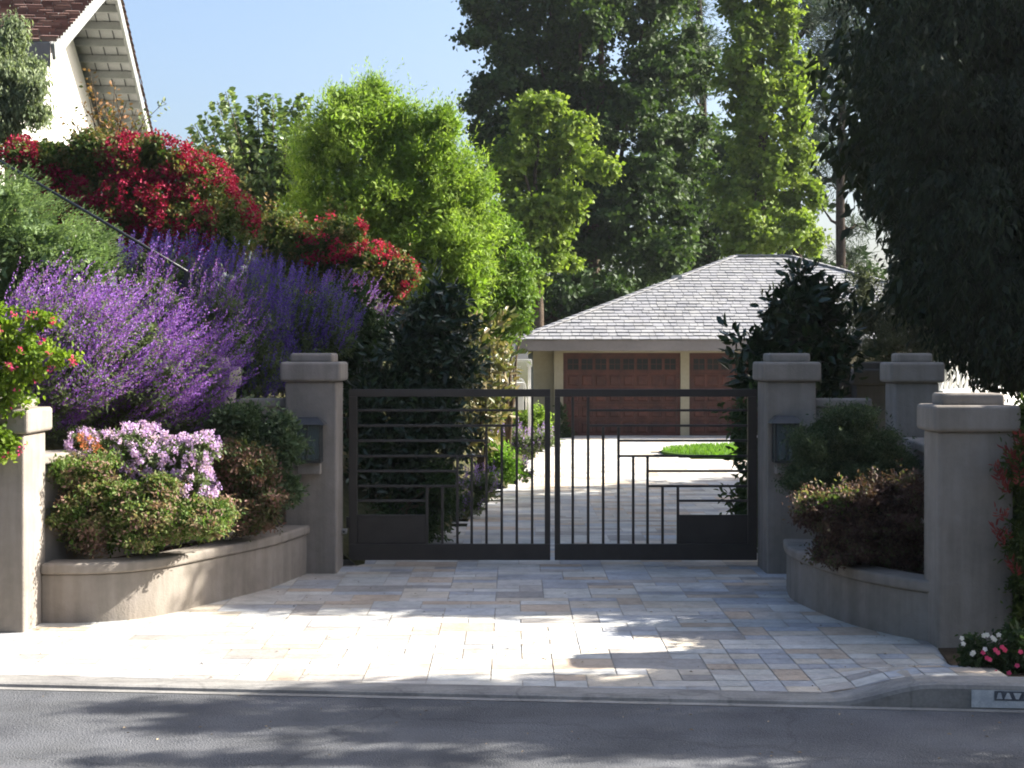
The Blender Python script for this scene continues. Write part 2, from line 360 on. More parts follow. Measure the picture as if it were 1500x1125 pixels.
def wands(lv, B, D, L, nl, leaf, wd, r=0.012, curve=(0, 0, 0), tone=0.5, spreadtone=0.2, along=0.6, start=0.0, taper=0.6):
    """leafy or flowery wands: nl small leaves set round each axis from B along D (length L)"""
    m = len(B); D = unit(D); L = np.broadcast_to(L, (m,)).astype(float)
    t = (start + (1 - start) * (np.arange(nl) + 0.5) / nl)[None, :] + RNG.uniform(-0.5, 0.5, (m, nl)) / nl
    ax = B[:, None, :] + D[:, None, :] * (t * L[:, None])[:, :, None] + np.array(curve)[None, None, :] * ((t ** 2) * L[:, None])[:, :, None]
    q = rnd(m * nl).reshape(m, nl, 3); q = unit(q - (q * D[:, None, :]).sum(2, keepdims=True) * D[:, None, :])
    rad = r * (1 - taper * t)[:, :, None]
    P = (ax + q * rad).reshape(-1, 3)
    T = unit(q * (1 - along) + D[:, None, :] * along).reshape(-1, 3)
    Nn = unit(np.cross(T, rnd(m * nl)))
    tt = np.repeat(np.broadcast_to(tone, (m,)) + RNG.normal(0, spreadtone * .6, m), nl) + RNG.normal(0, spreadtone * 0.6, m * nl)
    lv.add(P, T, Nn, leaf * RNG.uniform(0.7, 1.25, m * nl), wd, tt)

def surf_points(blobs, n_per_m2, rmin=0.9, rmax=1.05, mask=None, front=None):
    Ps, Us = [], []
    for c, R in blobs:
        m = max(1, int(area(R) * n_per_m2)); u = rnd(m)
        P = c + u * R * RNG.uniform(rmin, rmax, (m, 1)); Us.append(unit(u / R)); Ps.append(P)
    P = np.concatenate(Ps); U = np.concatenate(Us)
    # drop points buried in another ellipsoid
    keep = np.ones(len(P), bool)
    for c, R in blobs:
        keep &= (((P - c) / R) ** 2).sum(1) > 0.72
    if mask is not None: keep &= mask(P)
    return P[keep], U[keep]

def nmask(P, scale, thr, seed=0.0):
    return np.array([noise.noise(Vector((p[0] * scale + seed, p[1] * scale, p[2] * scale))) > thr for p in P])

def flowers(lv, P, U, size, k, petal, wd=0.8, tone=0.5):
    m = len(P)
    if m == 0: return
    O = rnd(m * k).reshape(m, k, 3) * size
    Pp = (P[:, None, :] + U[:, None, :] * size * .4 + O * RNG.uniform(.3, 1, (m, k, 1))).reshape(-1, 3)
    out = unit(O).reshape(-1, 3)
    T = unit(rnd(m * k) * 1.0 + out * 0.5); Nn = unit(out + rnd(m * k) * .5)
    lv.add(Pp, T, Nn, petal * RNG.uniform(.7, 1.3, m * k), wd, np.repeat(RNG.uniform(.2, .8, m), k) + RNG.normal(0, .12, m * k))

def branches(mb, base, blobs, r0, bend=0.15, n=8, tip=0.15, split=None):
    base = Vector(base)
    for c, R in blobs:
        c = Vector(c); v = c - base; L = v.length
        pts = []; rs = []
        for i in range(6):
            t = i / 5
            p = base + v * t + Vector((random.uniform(-1, 1), random.uniform(-1, 1), 0)) * (bend * L * t * (1 - t) * .6)
            p.z = base.z + v.z * (t ** 0.8 if v.z > 0 else t)
            pts.append(p); rs.append(r0 * (1 - t * (1 - tip)))
        mb.tube(pts, rs, n)

def plant(name, label, cat, base, blobs, lmat, leaf, group=None, trunk=None, fname="foliage", tname="stems", hexl=False, bark="twig", limb_r=0.02, limbs=True, trunk_top=None, max_limbs=8, sprays=None, **k):
    """a plant: an Empty at its base > stems (or trunk) and foliage (or crown)"""
    g = thing(name, label, cat, base, group)
    lv = Leaves(); foliage(lv, blobs, leaf, **k)
    if sprays:
        n_, L_, nl_ = sprays; P, U = surf_points(blobs, n_, .85, 1.0)
        wands(lv, P, U * .8 + rnd(len(P)) * .35 + np.array([0, 0, .45]), RNG.uniform(.4, 1.3, len(P)) * L_, nl_, leaf, k.get("wd", .5), r=leaf * .5, along=.5, tone=.6, spreadtone=.4, taper=.3)
    lv.build(fname, LF[lmat], g, hexl=hexl)
    mb = MB()
    top = trunk_top if trunk_top is not None else tuple(np.array(base) + np.array([0, 0, 0.15]))
    if trunk:
        b, t = Vector(base), Vector(top)
        pts = [b.lerp(t, i / 5) + Vector((random.uniform(-1, 1), random.uniform(-1, 1), 0)) * trunk * .3 * (0 if i == 0 else 1) for i in range(6)]
        pts[0].z -= 0.15
        mb.tube(pts, [trunk * (1.25 if i == 0 else 1 - .09 * i) for i in range(6)], 12)
    if limbs:
        bl = sorted(blobs, key=lambda q: -q[1].prod())[:max_limbs]
        branches(mb, top, bl, limb_r)
    if mb.V: mb.build(tname, M[bark], g, smooth=True)
    return g

# ------------------------------------------------------------------ ground, bank, road, kerb, paving
def kerb_y(x): return 9.42 - 0.098 * x
def sm(t): t = min(1, max(0, t)); return t * t * (3 - 2 * t)
def lift(x, y):                                   # the paving climbs to the full kerb on the right
    return 0.125 * sm((x - 1.95) / 0.65) * sm((10.35 - y) / 0.75)

def edge_left(y):                                 # left edge of the drive beyond the gate
    pts = [(15.2, -1.55), (17, -0.98), (20, -0.55), (24, -0.10), (30, 0.35), (34, 0.75), (39.2, 1.25), (60, 1.3)]
    for (a, xa), (b, xb) in zip(pts, pts[1:]):
        if y <= b: return xa + (xb - xa) * max(0, (y - a) / (b - a))
    return pts[-1][1]
def bank_h(x, y):
    if y < 15.0:
        xw = -4.0 + (y - 12.0) * 0.44
        d = xw - x
        if d < -0.02: return -0.3
        return 1.12 + min(0.5 * d, 1.4 + 0.25 * d)
    d = edge_left(y) - x
    if d < 0: return -0.05
    h = 0.05 + (0.58 * d if d < 2.4 else 1.392 + 0.34 * (d - 2.4))
    if d > 6.5: h = 0.05 + 1.392 + 0.34 * 4.1
    return h + 0.05 * noise.noise(Vector((x * 1.3, y * 1.3, 0)))

def grid(name, x0, x1, y0, y1, nx, ny, fz, mat, kind="structure", keep=None, label=None):
    V = []; Fc = []
    for j in range(ny + 1):
        for i in range(nx + 1):
            x = x0 + (x1 - x0) * i / nx; y = y0 + (y1 - y0) * j / ny
            V.append((x, y, fz(x, y)))
    for j in range(ny):
        for i in range(nx):
            cx = x0 + (x1 - x0) * (i + .5) / nx; cy = y0 + (y1 - y0) * (j + .5) / ny
            if keep and not keep(cx, cy): continue
            a = j * (nx + 1) + i; Fc.append((a, a + 1, a + nx + 2, a + nx + 1))
    o = mesh_obj(name, V, Fc, mat, smooth=True); o["kind"] = kind
    if label: o["label"] = label
    return o

mb = MB(); mb.quad([(-400, -200, -0.06), (400, -200, -0.06), (400, 600, -0.06), (-400, 600, -0.06)])
g = mb.build("ground", M["bank"]); g["kind"] = "structure"; g["label"] = "earth ground beneath the gardens"
# road: one sheet with a crown, gutter lip at the kerb line
def road_z(x, y): return -0.03 + 0.05 * sm((kerb_y(x) - 0.1 - y) / 3.0)
V = []; Fc = []
ny = 40
for j in range(ny + 1):
    t = j / ny
    for i in range(41):
        x = -60 + 120 * i / 40
        y1 = kerb_y(x) - 0.060; y = y1 - 10.5 * t
        V.append((x, y, -0.028 + 0.04 * math.sin(math.pi * t)))
for j in range(ny):
    for i in range(40):
        a = j * 41 + i; Fc.append((a, a + 41, a + 42, a + 1))
o = mesh_obj("road", V, Fc, M["asphalt"], smooth=True); o["kind"] = "structure"; o["label"] = "grey asphalt road in front of the driveway"
# gutter strip
mb = MB()
for i in range(60):
    xa, xb = -60 + 2 * i, -58 + 2 * i
    mb.hexa([(xa, kerb_y(xa) - .060, -.06), (xb, kerb_y(xb) - .060, -.06), (xb, kerb_y(xb) - .004, -.06), (xa, kerb_y(xa) - .004, -.06)],
            [(xa, kerb_y(xa) - .060, -.024), (xb, kerb_y(xb) - .060, -.024), (xb, kerb_y(xb) - .004, -.022), (xa, kerb_y(xa) - .004, -.022)])
o = mb.build("gutter", M["concrete"]); o["kind"] = "structure"; o["label"] = "thin pale concrete gutter line along the road"
# kerb: low across the drive, rising to a full kerb on the right (and far left)
mb = MB(); prof = []
xs = [-60, -40, -20, -9, -8, -7.4] + list(np.arange(-7, 6.01, 0.1)) + [7, 9, 12, 20, 40, 60]
def ktop(x):
    if x < -5.2: return 0.125 * sm((-5.2 - x) / 0.8)
    return 0.125 * sm((x - 1.95) / 0.65)
rings = []
for x in xs:
    y = kerb_y(x); z = ktop(x)
    r = 0.03
    rings.append([(x, y + .01 * (z > .05), -.06), (x, y + .01, z - r - .0), (x, y + .022, z - .008), (x, y + .05, z + .001), (x, y + .245, z + .002), (x, y + .245, -.06)])
n = len(rings[0])
V = [p for r in rings for p in r]; Fc = []
for i in range(len(rings) - 1):
    for k in range(n - 1):
        a = i * n + k; Fc.append((a, a + n, a + n + 1, a + 1))
o = mesh_obj("kerb", V, Fc, M["concrete"]); o["kind"] = "structure"; o["label"] = "concrete kerb dropping flat across the driveway mouth"

# paving: every stone is a face of its own in one sheet, over a bed of grout
def in_drive(x, y):
    if y < kerb_y(x) + 0.25: return False
    if y < 11.6: return -14 < x < (2.98 if y < 10.2 else 3.12) if y < 10.95 else -14 < x < 3.6
    if y < 14.9: return -4.2 < x < 3.6
    if y < 15.5: return -1.75 < x < 2.6
    if y > 39.3: return False
    if x < edge_left(y): return False
    xr = 2.75 if y < 17 else (2.75 + (y - 17) * .14 if y < 26 else 4.0 + (y - 26) * .35)
    if y > 36: xr = 14
    if ((x - 6.4) / 3.3) ** 2 + ((y - 32.2) / 2.5) ** 2 < 1: return False
    if y > 28 and y <= 36: xr = 4.4 + (y - 28) * 1.3
    return x < xr
CW, CD = 0.21, 0.175
nx, ny = int(30 / CW), int(31 / CD)
occ = np.zeros((nx, ny), bool); X0, Y0 = -14.0, 8.6
V = []; Fc = []; A = []; GV = []; GF = []
SZ = [(1, 1), (2, 1), (1, 2), (2, 2), (3, 2), (3, 1)]; WT = [1.2, 4, .6, 2.0, .7, 1.3]
for j in range(ny):
    for i in range(nx):
        if occ[i, j]: continue
        s = random.choices(SZ, WT)[0]
        if X0 + i * CW > 1.1 and Y0 + j * CD < 10.7: s = (1, 1)
        while True:
            w, h = s
            if i + w <= nx and j + h <= ny and not occ[i:i + w, j:j + h].any(): break
            s = (w - 1, h) if w > 1 and (h == 1 or random.random() < .5) else (w, h - 1)
            if s[0] < 1 or s[1] < 1: s = (1, 1); w = h = 1; break
        w, h = s; occ[i:i + w, j:j + h] = True
        x0, x1 = X0 + i * CW + .004, X0 + (i + w) * CW - .004
        y0, y1 = Y0 + j * CD + .004, Y0 + (j + h) * CD - .004
        cx, cy = (x0 + x1) / 2, (y0 + y1) / 2
        y0c = y0
        if not in_drive(cx, cy):
            if cy > kerb_y(cx) + .25 or y1 < kerb_y(x1) + .256 or not in_drive(cx, kerb_y(cx) + .3): continue
        a = random.random(); dz = random.uniform(0, .0015)
        ya, yb = max(y0, kerb_y(x0) + .252), max(y0, kerb_y(x1) + .252)
        if ya > y1 - .01 and yb > y1 - .01: continue
        ya, yb = min(ya, y1 - .004), min(yb, y1 - .004)
        jx = lambda: random.uniform(-.002, .002)
        n = len(V)
        for (x, y) in ((x0 + jx(), ya), (x1 + jx(), yb), (x1 + jx(), y1 + jx()), (x0 + jx(), y1 + jx())):
            V.append((x, y, lift(x, y) + 0.001 + dz))
        Fc.append((n, n + 1, n + 2, n + 3)); A.append(a)
        if cy < 15.4: continue
        n = len(GV)
        for (x, y) in ((x0 - .004, ya - .004), (x1 + .004, yb - .004), (x1 + .004, y1 + .004), (x0 - .004, y1 + .004)):
            GV.append((x, y, lift(x, y) - 0.0035))
        GF.append((n, n + 1, n + 2, n + 3))
for j in range(64):
    for i in range(150):
        xa, xb = -12 + i * .1 - 0, -11.9 + i * .1; ya = max(9.3 + j * .1, 0); yb = ya + .1
        xa, xb = xa + .1, xb + .1
        cx, cy = (xa + xb) / 2, (ya + yb) / 2
        if yb < kerb_y(cx) + .25 or not (in_drive(cx, cy) or in_drive(cx - .1, cy + .1) or in_drive(cx, cy + .12)): continue
        n = len(GV)
        for (x, y) in ((xa, max(ya, kerb_y(xa) + .24)), (xb, max(ya, kerb_y(xb) + .24)), (xb, yb), (xa, yb)): GV.append((x, y, lift(x, y) - .0035))
        GF.append((n, n + 1, n + 2, n + 3))
o = mesh_obj("driveway", V + GV, Fc + [tuple(i + len(V) for i in f) for f in GF], None, attr=A + [0.5] * len(GF), mats=[M["stone"], M["grout"]], midx=[0] * len(Fc) + [1] * len(GF))
o["kind"] = "structure"; o["label"] = "driveway paved in mixed cream, grey and tan stone slabs"

grid("bank", -16, 1.5, 11.0, 60, 70, 130, bank_h, M["bank"], label="planted earth bank rising left of the drive",
     keep=lambda x, y: (y < 15.0 and x < -4.0 + (y - 12.0) * 0.44 - .1 and y > 12.0) or (y >= 15.0 and x < edge_left(y)))
# right-hand planted ground
vp = [(2.95, kerb_y(2.95) + .25), (14, kerb_y(14) + .25), (14, 12.5), (3.9, 12.5), (3.66, 11.6), (3.66, 10.9), (3.08, 10.86), (3.0, 10.3)]
mb = MB(); mb.hexa([(x, y, -.05) for x, y in vp], [(x, y, .012 + .105 * sm((10.35 - y) / .75)) for x, y in vp])
o = mb.build("verge", M["soil"]); o["kind"] = "structure"; o["label"] = "planted soil verge behind the right-hand kerb"
o.rotation_euler = (0, 0, 0)
mb = MB()
pts = [(6.4 + 3.2 * math.cos(t), 32.2 + 2.4 * math.sin(t)) for t in np.linspace(0, 2 * math.pi, 40, endpoint=False)]
mb.hexa([(x, y, -.05) for x, y in pts], [(x, y, .05) for x, y in pts])
o = mb.build("lawn", M["lawn"]); o["kind"] = "structure"; o["label"] = "small rounded lawn beside the inner drive"
lv = Leaves(); m = 9000
t = RNG.uniform(0, 2 * math.pi, m); r = np.sqrt(RNG.uniform(0, 1, m))
P = np.stack([6.4 + 3.15 * r * np.cos(t), 32.2 + 2.35 * r * np.sin(t), np.full(m, .045)], 1)
lv.add(P, unit(rnd(m) * .4 + np.array([0, 0, 1])), rnd(m), .10, .22, RNG.uniform(0, 1, m))
o = lv.build("grass", LF["grass"]); setp(o, "short green grass on the small lawn", "grass", kind="stuff")

# ------------------------------------------------------------------ stucco piers and walls
def pier(label, x, y, w, dp, H, tier_h=.085, cap_h=.19, cap_o=.045, tier_in=.09, name="gate_pier"):
    g = thing(name, label, "pier", (x, y, 0), "stucco piers round the driveway")
    b = MB(); b.box(x - w / 2, x + w / 2, y - dp / 2, y + dp / 2, -.05, H - tier_h - cap_h); b.build("shaft", M["stucco"], g, bevel=.022)
    b = MB(); o = cap_o; b.box(x - w / 2 - o, x + w / 2 + o, y - dp / 2 - o, y + dp / 2 + o, H - tier_h - cap_h - .001, H - tier_h); b.build("cap", M["stucco"], g, bevel=.028)
    b = MB(); o = -tier_in + cap_o; b.box(x - w / 2 - o, x + w / 2 + o, y - dp / 2 - o, y + dp / 2 + o, H - tier_h - .01, H); b.build("cap_tier", M["stucco"], g, bevel=.025)
    return g
pier("taupe stucco pier carrying the left gate leaf", -1.955, 14.87, .505, .56, 2.145)
pier("taupe stucco pier carrying the right gate leaf", 2.715, 14.87, .48, .56, 2.145)
pier("short stucco pier at the road, blown white by sun on its side", -4.02, 11.78, .56, .54, 1.80, name="front_pier")
pier("large shaded stucco pier nearest the road, beside the red-tipped shrub", 3.365, 11.09, .55, .38, 1.85, name="front_pier")
pier("tall shaded stucco pier standing behind the grey-green planter shrub", 3.785, 14.22, .42, .36, 2.145, name="corner_pier")
pier("stucco pier half hidden behind the purple sage", -2.94, 14.35, .52, .52, 2.10, name="corner_pier")
pier("small distant stucco pier showing beside the dark magnolia", 4.35, 18.3, .42, .45, 2.04, name="garden_pier")

def wall_line(name, label, pts, h0, h1, th, cap=0.0, cap_h=.09, cap_over=.03, closed_ends=True):
    """wall along a polyline: body > coping"""
    g = thing(name, label, "wall", (pts[0][0], pts[0][1], 0), None)
    P = [Vector((p[0], p[1], 0)) for p in pts]
    def strip(t, z0, z1, nm, bev):
        L, R = [], []
        for i, p in enumerate(P):
            d = (P[min(i + 1, len(P) - 1)] - P[max(i - 1, 0)]).normalized(); nrm = Vector((-d.y, d.x, 0))
            L.append(p + nrm * t / 2); R.append(p - nrm * t / 2)
        V = []; Fc = []
        for l, r in zip(L, R):
            V += [(l.x, l.y, z0), (r.x, r.y, z0), (r.x, r.y, z1), (l.x, l.y, z1)]
        for i in range(len(P) - 1):
            a = i * 4; b = a + 4
            for k in range(4):
                k2 = (k + 1) % 4; Fc.append((a + k, a + k2, b + k2, b + k))
        Fc.append((0, 3, 2, 1)); e = (len(P) - 1) * 4; Fc.append((e, e + 1, e + 2, e + 3))
        return mesh_obj(nm, V, Fc, M["stucco"], g, bevel=bev)
    strip(th, h0, h1 - cap_h, "wall_body", .012)
    strip(th + 2 * cap_over, h1 - cap_h + .002, h1, "coping", .022)
    return g
def smooth_pts(pts, n=6):
    out = []
    for i in range(len(pts) - 1):
        p0 = np.array(pts[max(0, i - 1)]); p1 = np.array(pts[i]); p2 = np.array(pts[i + 1]); p3 = np.array(pts[min(len(pts) - 1, i + 2)])
        for k in range(n):
            t = k / n
            out.append(tuple(.5 * ((2 * p1) + (-p0 + p2) * t + (2 * p0 - 5 * p1 + 4 * p2 - p3) * t * t + (-p0 + 3 * p1 - 3 * p2 + p3) * t ** 3)))
    out.append(tuple(pts[-1])); return out
gp = lambda px, py: ((px - CX) * (F * HC / (py - HY)) / F, F * HC / (py - HY))
# curved planter walls (front face traced on the ground, wall thickness behind it)
def offset(pts, d):
    out = []
    for i, p in enumerate(pts):
        a = np.array(pts[max(0, i - 1)]); b = np.array(pts[min(len(pts) - 1, i + 1)]); t = (b - a) / np.linalg.norm(b - a)
        out.append((p[0] - t[1] * d, p[1] + t[0] * d))
    return out
lp = [(-3.74, 11.93), (-3.48, 11.93), (-3.22, 11.99), (-3.0, 12.12), (-2.82, 12.34), gp(288, 889.5)]
lp2 = [gp(288, 889.5), gp(320, 881.5), gp(360, 871.5), gp(396, 862)]
lp3 = [gp(396, 862), gp(425, 850.5), gp(452, 839.5)]
sl1, sl2, sl3 = smooth_pts(lp), smooth_pts(lp2), smooth_pts(lp3)
left_planter = offset(sl1 + sl2[1:] + sl3[1:], .11)
wall_line("planter_wall", "low sunlit curving stucco planter wall left of the gate", left_planter, -.05, .475, .22)
rp = [gp(1152, 862), gp(1160, 878), gp(1196, 896), gp(1232, 910), gp(1268, 921), gp(1315, 932), (3.12, 11.12)]
right_planter = offset(smooth_pts(rp), .11)
wall_line("planter_wall", "low shaded curving stucco planter wall right of the gate", right_planter, -.05, .455, .22)
wall_line("retaining_wall", "taupe garden wall between the left gate pier and the sage", [(-2.68, 14.75), (-2.2, 14.8)], -.05, 1.70, .2)
wall_line("retaining_wall", "taupe garden wall between the right gate pier and the tall corner pier", [(2.95, 14.8), (3.52, 14.72)], -.05, 1.70, .2)
wall_line("retaining_wall", "sunlit stucco retaining wall behind the lilac phlox", [(-3.95, 12.05), (-3.08, 14.12)], -.05, 1.33, .24)
wall_line("retaining_wall", "shaded stucco retaining wall behind the burgundy shrub", [(3.56, 11.285), (3.80, 14.03)], -.05, 1.36, .26)
wall_line("retaining_wall", "stucco wall running on left beyond the front pier", [(-12, 12.3), (-4.26, 11.95)], -.05, 1.25, .24)
wall_line("retaining_wall", "stucco wall running on right of the tall corner pier", [(4.02, 14.45), (9.5, 15.2)], -.05, 1.5, .24)
wall_line("garden_wall", "pale garden wall beyond the right gate pier", [(3.3, 18.4), (4.13, 18.35)], -.05, 1.98, .18)
# planter soil
def soil(name, poly, z, label):
    mb = MB(); mb.hexa([(x, y, -.04) for x, y in poly], [(x, y, z) for x, y in poly]); o = mb.build(name, M["soil"]); o["kind"] = "structure"; o["label"] = label
soil("planter_soil", offset(sl1 + sl2[1:] + sl3[1:], .2) + [(-2.2, 14.68), (-2.68, 14.68), (-3.0, 14.05), (-3.85, 12.05)], .38, "dark soil in the left planter")
soil("planter_soil", list(reversed(offset(smooth_pts(rp), .2))) + [(2.97, 14.68), (3.5, 14.6), (3.7, 14.05), (3.45, 11.5)], .36, "dark soil in the right planter")

# ------------------------------------------------------------------ gate leaves
GY, GS = 15.2, 15.2 / F
gx = lambda px: (px - CX) * GS
gz = lambda py: HC - (py - HY) * GS
def gate_leaf(side):
    mir = (lambda p: p) if side == "l" else (lambda p: 1618.5 - p)
    label = "left leaf of the dark bronze steel driveway gate" if side == "l" else "right leaf of the dark bronze steel driveway gate"
    x_out = 511.5 if side == "l" else 1108
    g = thing("gate_leaf", label, "gate", (gx(x_out), GY, 0), "leaves of the driveway gate")
    def rect(nm, pa, pb, ya, yb, th=.022, w=None):
        a, b = sorted((gx(mir(pa)), gx(mir(pb)))); m = MB()
        m.box(a, b, GY - th, GY + th, gz(yb), gz(ya)); return m.build(nm, M["gate"], g, bevel=.003)
    o_ = 511.5 if side == "l" else 1618.5 - 1108
    rect("top_rail", o_, 806, 570, 581, .03)
    rect("bottom_rail", o_, 806, 796.5, 820, .03)
    rect("hinge_stile", o_, 523.5, 581.2, 796.3, .03)
    rect("meeting_stile", 798, 806, 581.2, 796.3, .03)
    for py, xe in ((601, 757), (623.5, 757), (645.5, 712.6), (668, 712.6), (690, 670), (712, 670), (733.5, 625.5)):
        rect("horizontal_bar", 523.7, xe, py - 1.7, py + 1.7, .013)
    for px, yt in ((779.5, 581), (757, 581), (735, 625), (712.6, 625), (691, 669.5), (670, 669.5), (648, 713.5), (625.5, 713.5)):
        rect("vertical_bar", px - 1.9, px + 1.9, yt + .3, 796.3, .0145)
    rect("kick_panel", 523.6, 623.4, 757, 796.3, .010)
    rect("panel_trim", 523.6, 623.4, 754, 757.2, .016)
    for zz in (620, 765):
        m = MB(); xh = gx(mir(509.5)); m.tube([(xh, GY, gz(zz + 8)), (xh, GY, gz(zz - 8))], .016, 10); m.build("hinge", M["gate"], g, smooth=False)
    return g
gate_leaf("l"); gate_leaf("r")
g = thing("sensor_box", "small grey sensor box fixed beside the left gate hinge", "sensor", (gx(505), 15.05, gz(772)))
m = MB(); m.box(gx(503), gx(511), 15.0, 15.08, gz(779), gz(772)); m.build("housing", M["concrete"], g, bevel=.006)
m = MB(); m.tube([(gx(507), 14.999, gz(775.5)), (gx(507), 14.992, gz(775.5))], .012, 12); m.build("lens", M["pane"], g)

# ------------------------------------------------------------------ lanterns on the gate piers
def lantern(label, cx, yf, z0, z1, w):
    dp = .17; y1 = yf - .012; y0 = y1 - dp
    g = thing("wall_lantern", label, "lantern", (cx, yf, z0), "lanterns on the gate piers")
    m = MB(); m.box(cx - w * .34, cx + w * .34, y1 + .001, yf + .004, z0 + .02, z1 - .05); m.build("back_plate", M["lantern"], g, bevel=.004)
    m = MB()
    m.box(cx - w / 2, cx + w / 2, y0, y1, z0, z0 + .022)
    for sx in (-1, 1):
        for yy in (y0 + .008, y1 - .008):
            m.box(cx + sx * (w / 2 - .008) - .008, cx + sx * (w / 2 - .008) + .008, yy - .007, yy + .007, z0 + .022, z1 - .07)
    m.box(cx - .006, cx + .006, y0 + .001, y0 + .013, z0 + .022, z1 - .07)
    m.build("frame", M["lantern"], g)
    m = MB(); r = w / 2 + .045
    m.hexa([(cx - r, y0 - .035, z1 - .07), (cx + r, y0 - .035, z1 - .07), (cx + r, y1 + .004, z1 - .07), (cx - r, y1 + .004, z1 - .07)],
           [(cx - r * .55, y0 + .04, z1), (cx + r * .55, y0 + .04, z1), (cx + r * .55, y1 + .003, z1), (cx - r * .55, y1 + .003, z1)])
    m.build("hood", M["lantern"], g, bevel=.004)
    m = MB(); m.box(cx - w / 2 + .012, cx + w / 2 - .012, y0 + .014, y0 + .018, z0 + .024, z1 - .072)
    for sx in (-1, 1):
        m.box(cx + sx * (w / 2 - .014) - .002, cx + sx * (w / 2 - .014) + .002, y0 + .02, y1 - .018, z0 + .024, z1 - .072)
    m.build("glass", M["glass"], g)
    for sx in (-.05, .05):
        m = MB(); m.tube([(cx + sx, y0 + .085, z0 + .022), (cx + sx, y0 + .085, z0 + .13)], .012, 10); m.tube([(cx + sx, y0 + .085, z0 + .13), (cx + sx, y0 + .085, z0 + .17), (cx + sx, y0 + .085, z0 + .20)], [.013, .017, .004], 10)
        m.build("candle_tube", M["white"], g, smooth=True)
    m = MB(); m.box(cx - w * .40, cx + w * .46, y0 + .05, yf + .004, z0 - .115, z0 - .006); m.build("bracket", M["stucco"], g, bevel=.008)
lantern("dark glazed lantern on the left gate pier", at(452, 0, 14.5)[0], 14.59, at(0, 677, 14.5)[2], at(0, 611, 14.5)[2], .26)
lantern("dark glazed lantern on the right gate pier behind leaves", at(1150, 0, 14.5)[0], 14.59, at(0, 677, 14.5)[2], at(0, 609, 14.5)[2], .23)

# ------------------------------------------------------------------ garage
def shingles(mb, O, U, Vv, L, widths, row=0.3, tile=(.22, .42), th=.018, hipL=None, hipR=None):
    """courses of shakes on a slope: O lower-left corner, U along the eave, Vv up the slope; trapezoid cut by the hips"""
    U, Vv = Vector(U).normalized(), Vector(Vv).normalized(); Nn = U.cross(Vv).normalized()
    H = widths; nrow = int(H / row)
    for j in range(nrow + 1):
        v0 = j * row; v1 = min(H, v0 + row * 1.08)
        if v1 - v0 < .04: continue
        a, b = hipL(v0), hipR(v0); a1, b1 = hipL(v1), hipR(v1)
        u = a - random.uniform(0, .2)
        while u < b:
            w = random.uniform(*tile); x0, x1 = max(u, a), min(u + w - .012, b)
            if x1 - x0 > .02:
                X0, X1 = max(x0, a1), min(x1, b1)
                if X1 < X0: X0 = X1 = (min(max(x0, a1), b1))
                lo = th * random.uniform(1.2, 2.2); dv = random.uniform(-.012, .012)
                p = [O + U * x0 + Vv * (v0 + dv) + Nn * lo, O + U * x1 + Vv * (v0 + dv) + Nn * lo, O + U * X1 + Vv * v1 + Nn * .004, O + U * X0 + Vv * v1 + Nn * .004]
                q = [O + U * x0 + Vv * (v0 + dv) + Nn * .002, O + U * x1 + Vv * (v0 + dv) + Nn * .002]
                a_ = random.random()
                mb.quad(p, a_); mb.quad([q[0], q[1], p[1], p[0]], a_)
            u += w

gar = thing("garage", "low cream garage with a grey hipped shake roof and two timber doors", "garage", (7.5, 39.2, 0))
FY, BY, DW = 39.2, 51.8, 6.62
m = MB()
def wallbox(x0, x1, z0=-.05, z1=2.32, y0=FY, y1=FY + .25): m.box(x0, x1, y0, y1, z0, z1)
wallbox(1.10, 1.337); wallbox(4.40, 4.63); wallbox(7.70, 14.5)
wallbox(1.337, 4.40, 2.16, 2.32, FY + .003); wallbox(4.63, 7.70, 2.16, 2.32, FY + .003)
m.box(.55, 1.098, FY + .35, FY + .6, -.05, 2.32)
m.box(.55, .8, FY + .602, BY - .6, -.05, 2.32); m.box(14.25, 14.5, FY + .252, BY - .6, -.05, 2.32); m.box(.802, 14.248, BY - .85, BY - .6, -.05, 2.32)
m.build("wall", M["cream"], gar)
E0, E1, EYF, EYB = .12, 15.0, 38.6, 38.6 + 2 * DW
m = MB()
z0, z1 = 2.21, 2.49
m.box(E0, E1, EYF, EYF + .03, z0, z1); m.box(E0, E0 + .03, EYF + .03, EYB, z0, z1); m.box(E1 - .03, E1, EYF + .03, EYB, z0, z1); m.box(E0 + .03, E1 - .03, EYB - .03, EYB, z0, z1)
m.box(E0 + .03, E1 - .03, EYF + .03, EYB - .03, 2.325, 2.345)
m.build("fascia", M["eave"], gar)
pz = .387
zr = 2.5 + DW * pz
A0, A1, A2, A3 = Vector((E0 - .03, EYF - .03, 2.492)), Vector((E1 + .03, EYF - .03, 2.492)), Vector((E1 + .03, EYB + .03, 2.492)), Vector((E0 - .03, EYB + .03, 2.492))
R0, R1 = Vector((E0 + DW, EYF + DW, zr)), Vector((E1 - DW, EYF + DW, zr))
m = MB()
for q in ([A0, A1, R1, R0], [A2, A3, R0, R1], [A1, A2, R1], [A3, A0, R0]): m.quad(q)
roof = m.build("roof", M["under"], gar)
m = MB(); S = math.hypot(1, pz); HS = (DW + .03) * S
wF = (E1 - E0 + .06)
up = Vector((0, 1, pz)).normalized()
shingles(m, A0, (1, 0, 0), up, 0, HS, row=.25, tile=(.16, .34), hipL=lambda v: v / S, hipR=lambda v: wF - v / S)
shingles(m, A2, (-1, 0, 0), Vector((0, -1, pz)).normalized(), 0, HS, row=.3, hipL=lambda v: v / S, hipR=lambda v: wF - v / S)
shingles(m, A1, (0, 1, 0), Vector((-1, 0, pz)).normalized(), 0, HS, row=.25, tile=(.16, .34), hipL=lambda v: v / S, hipR=lambda v: 2 * DW + .06 - v / S)
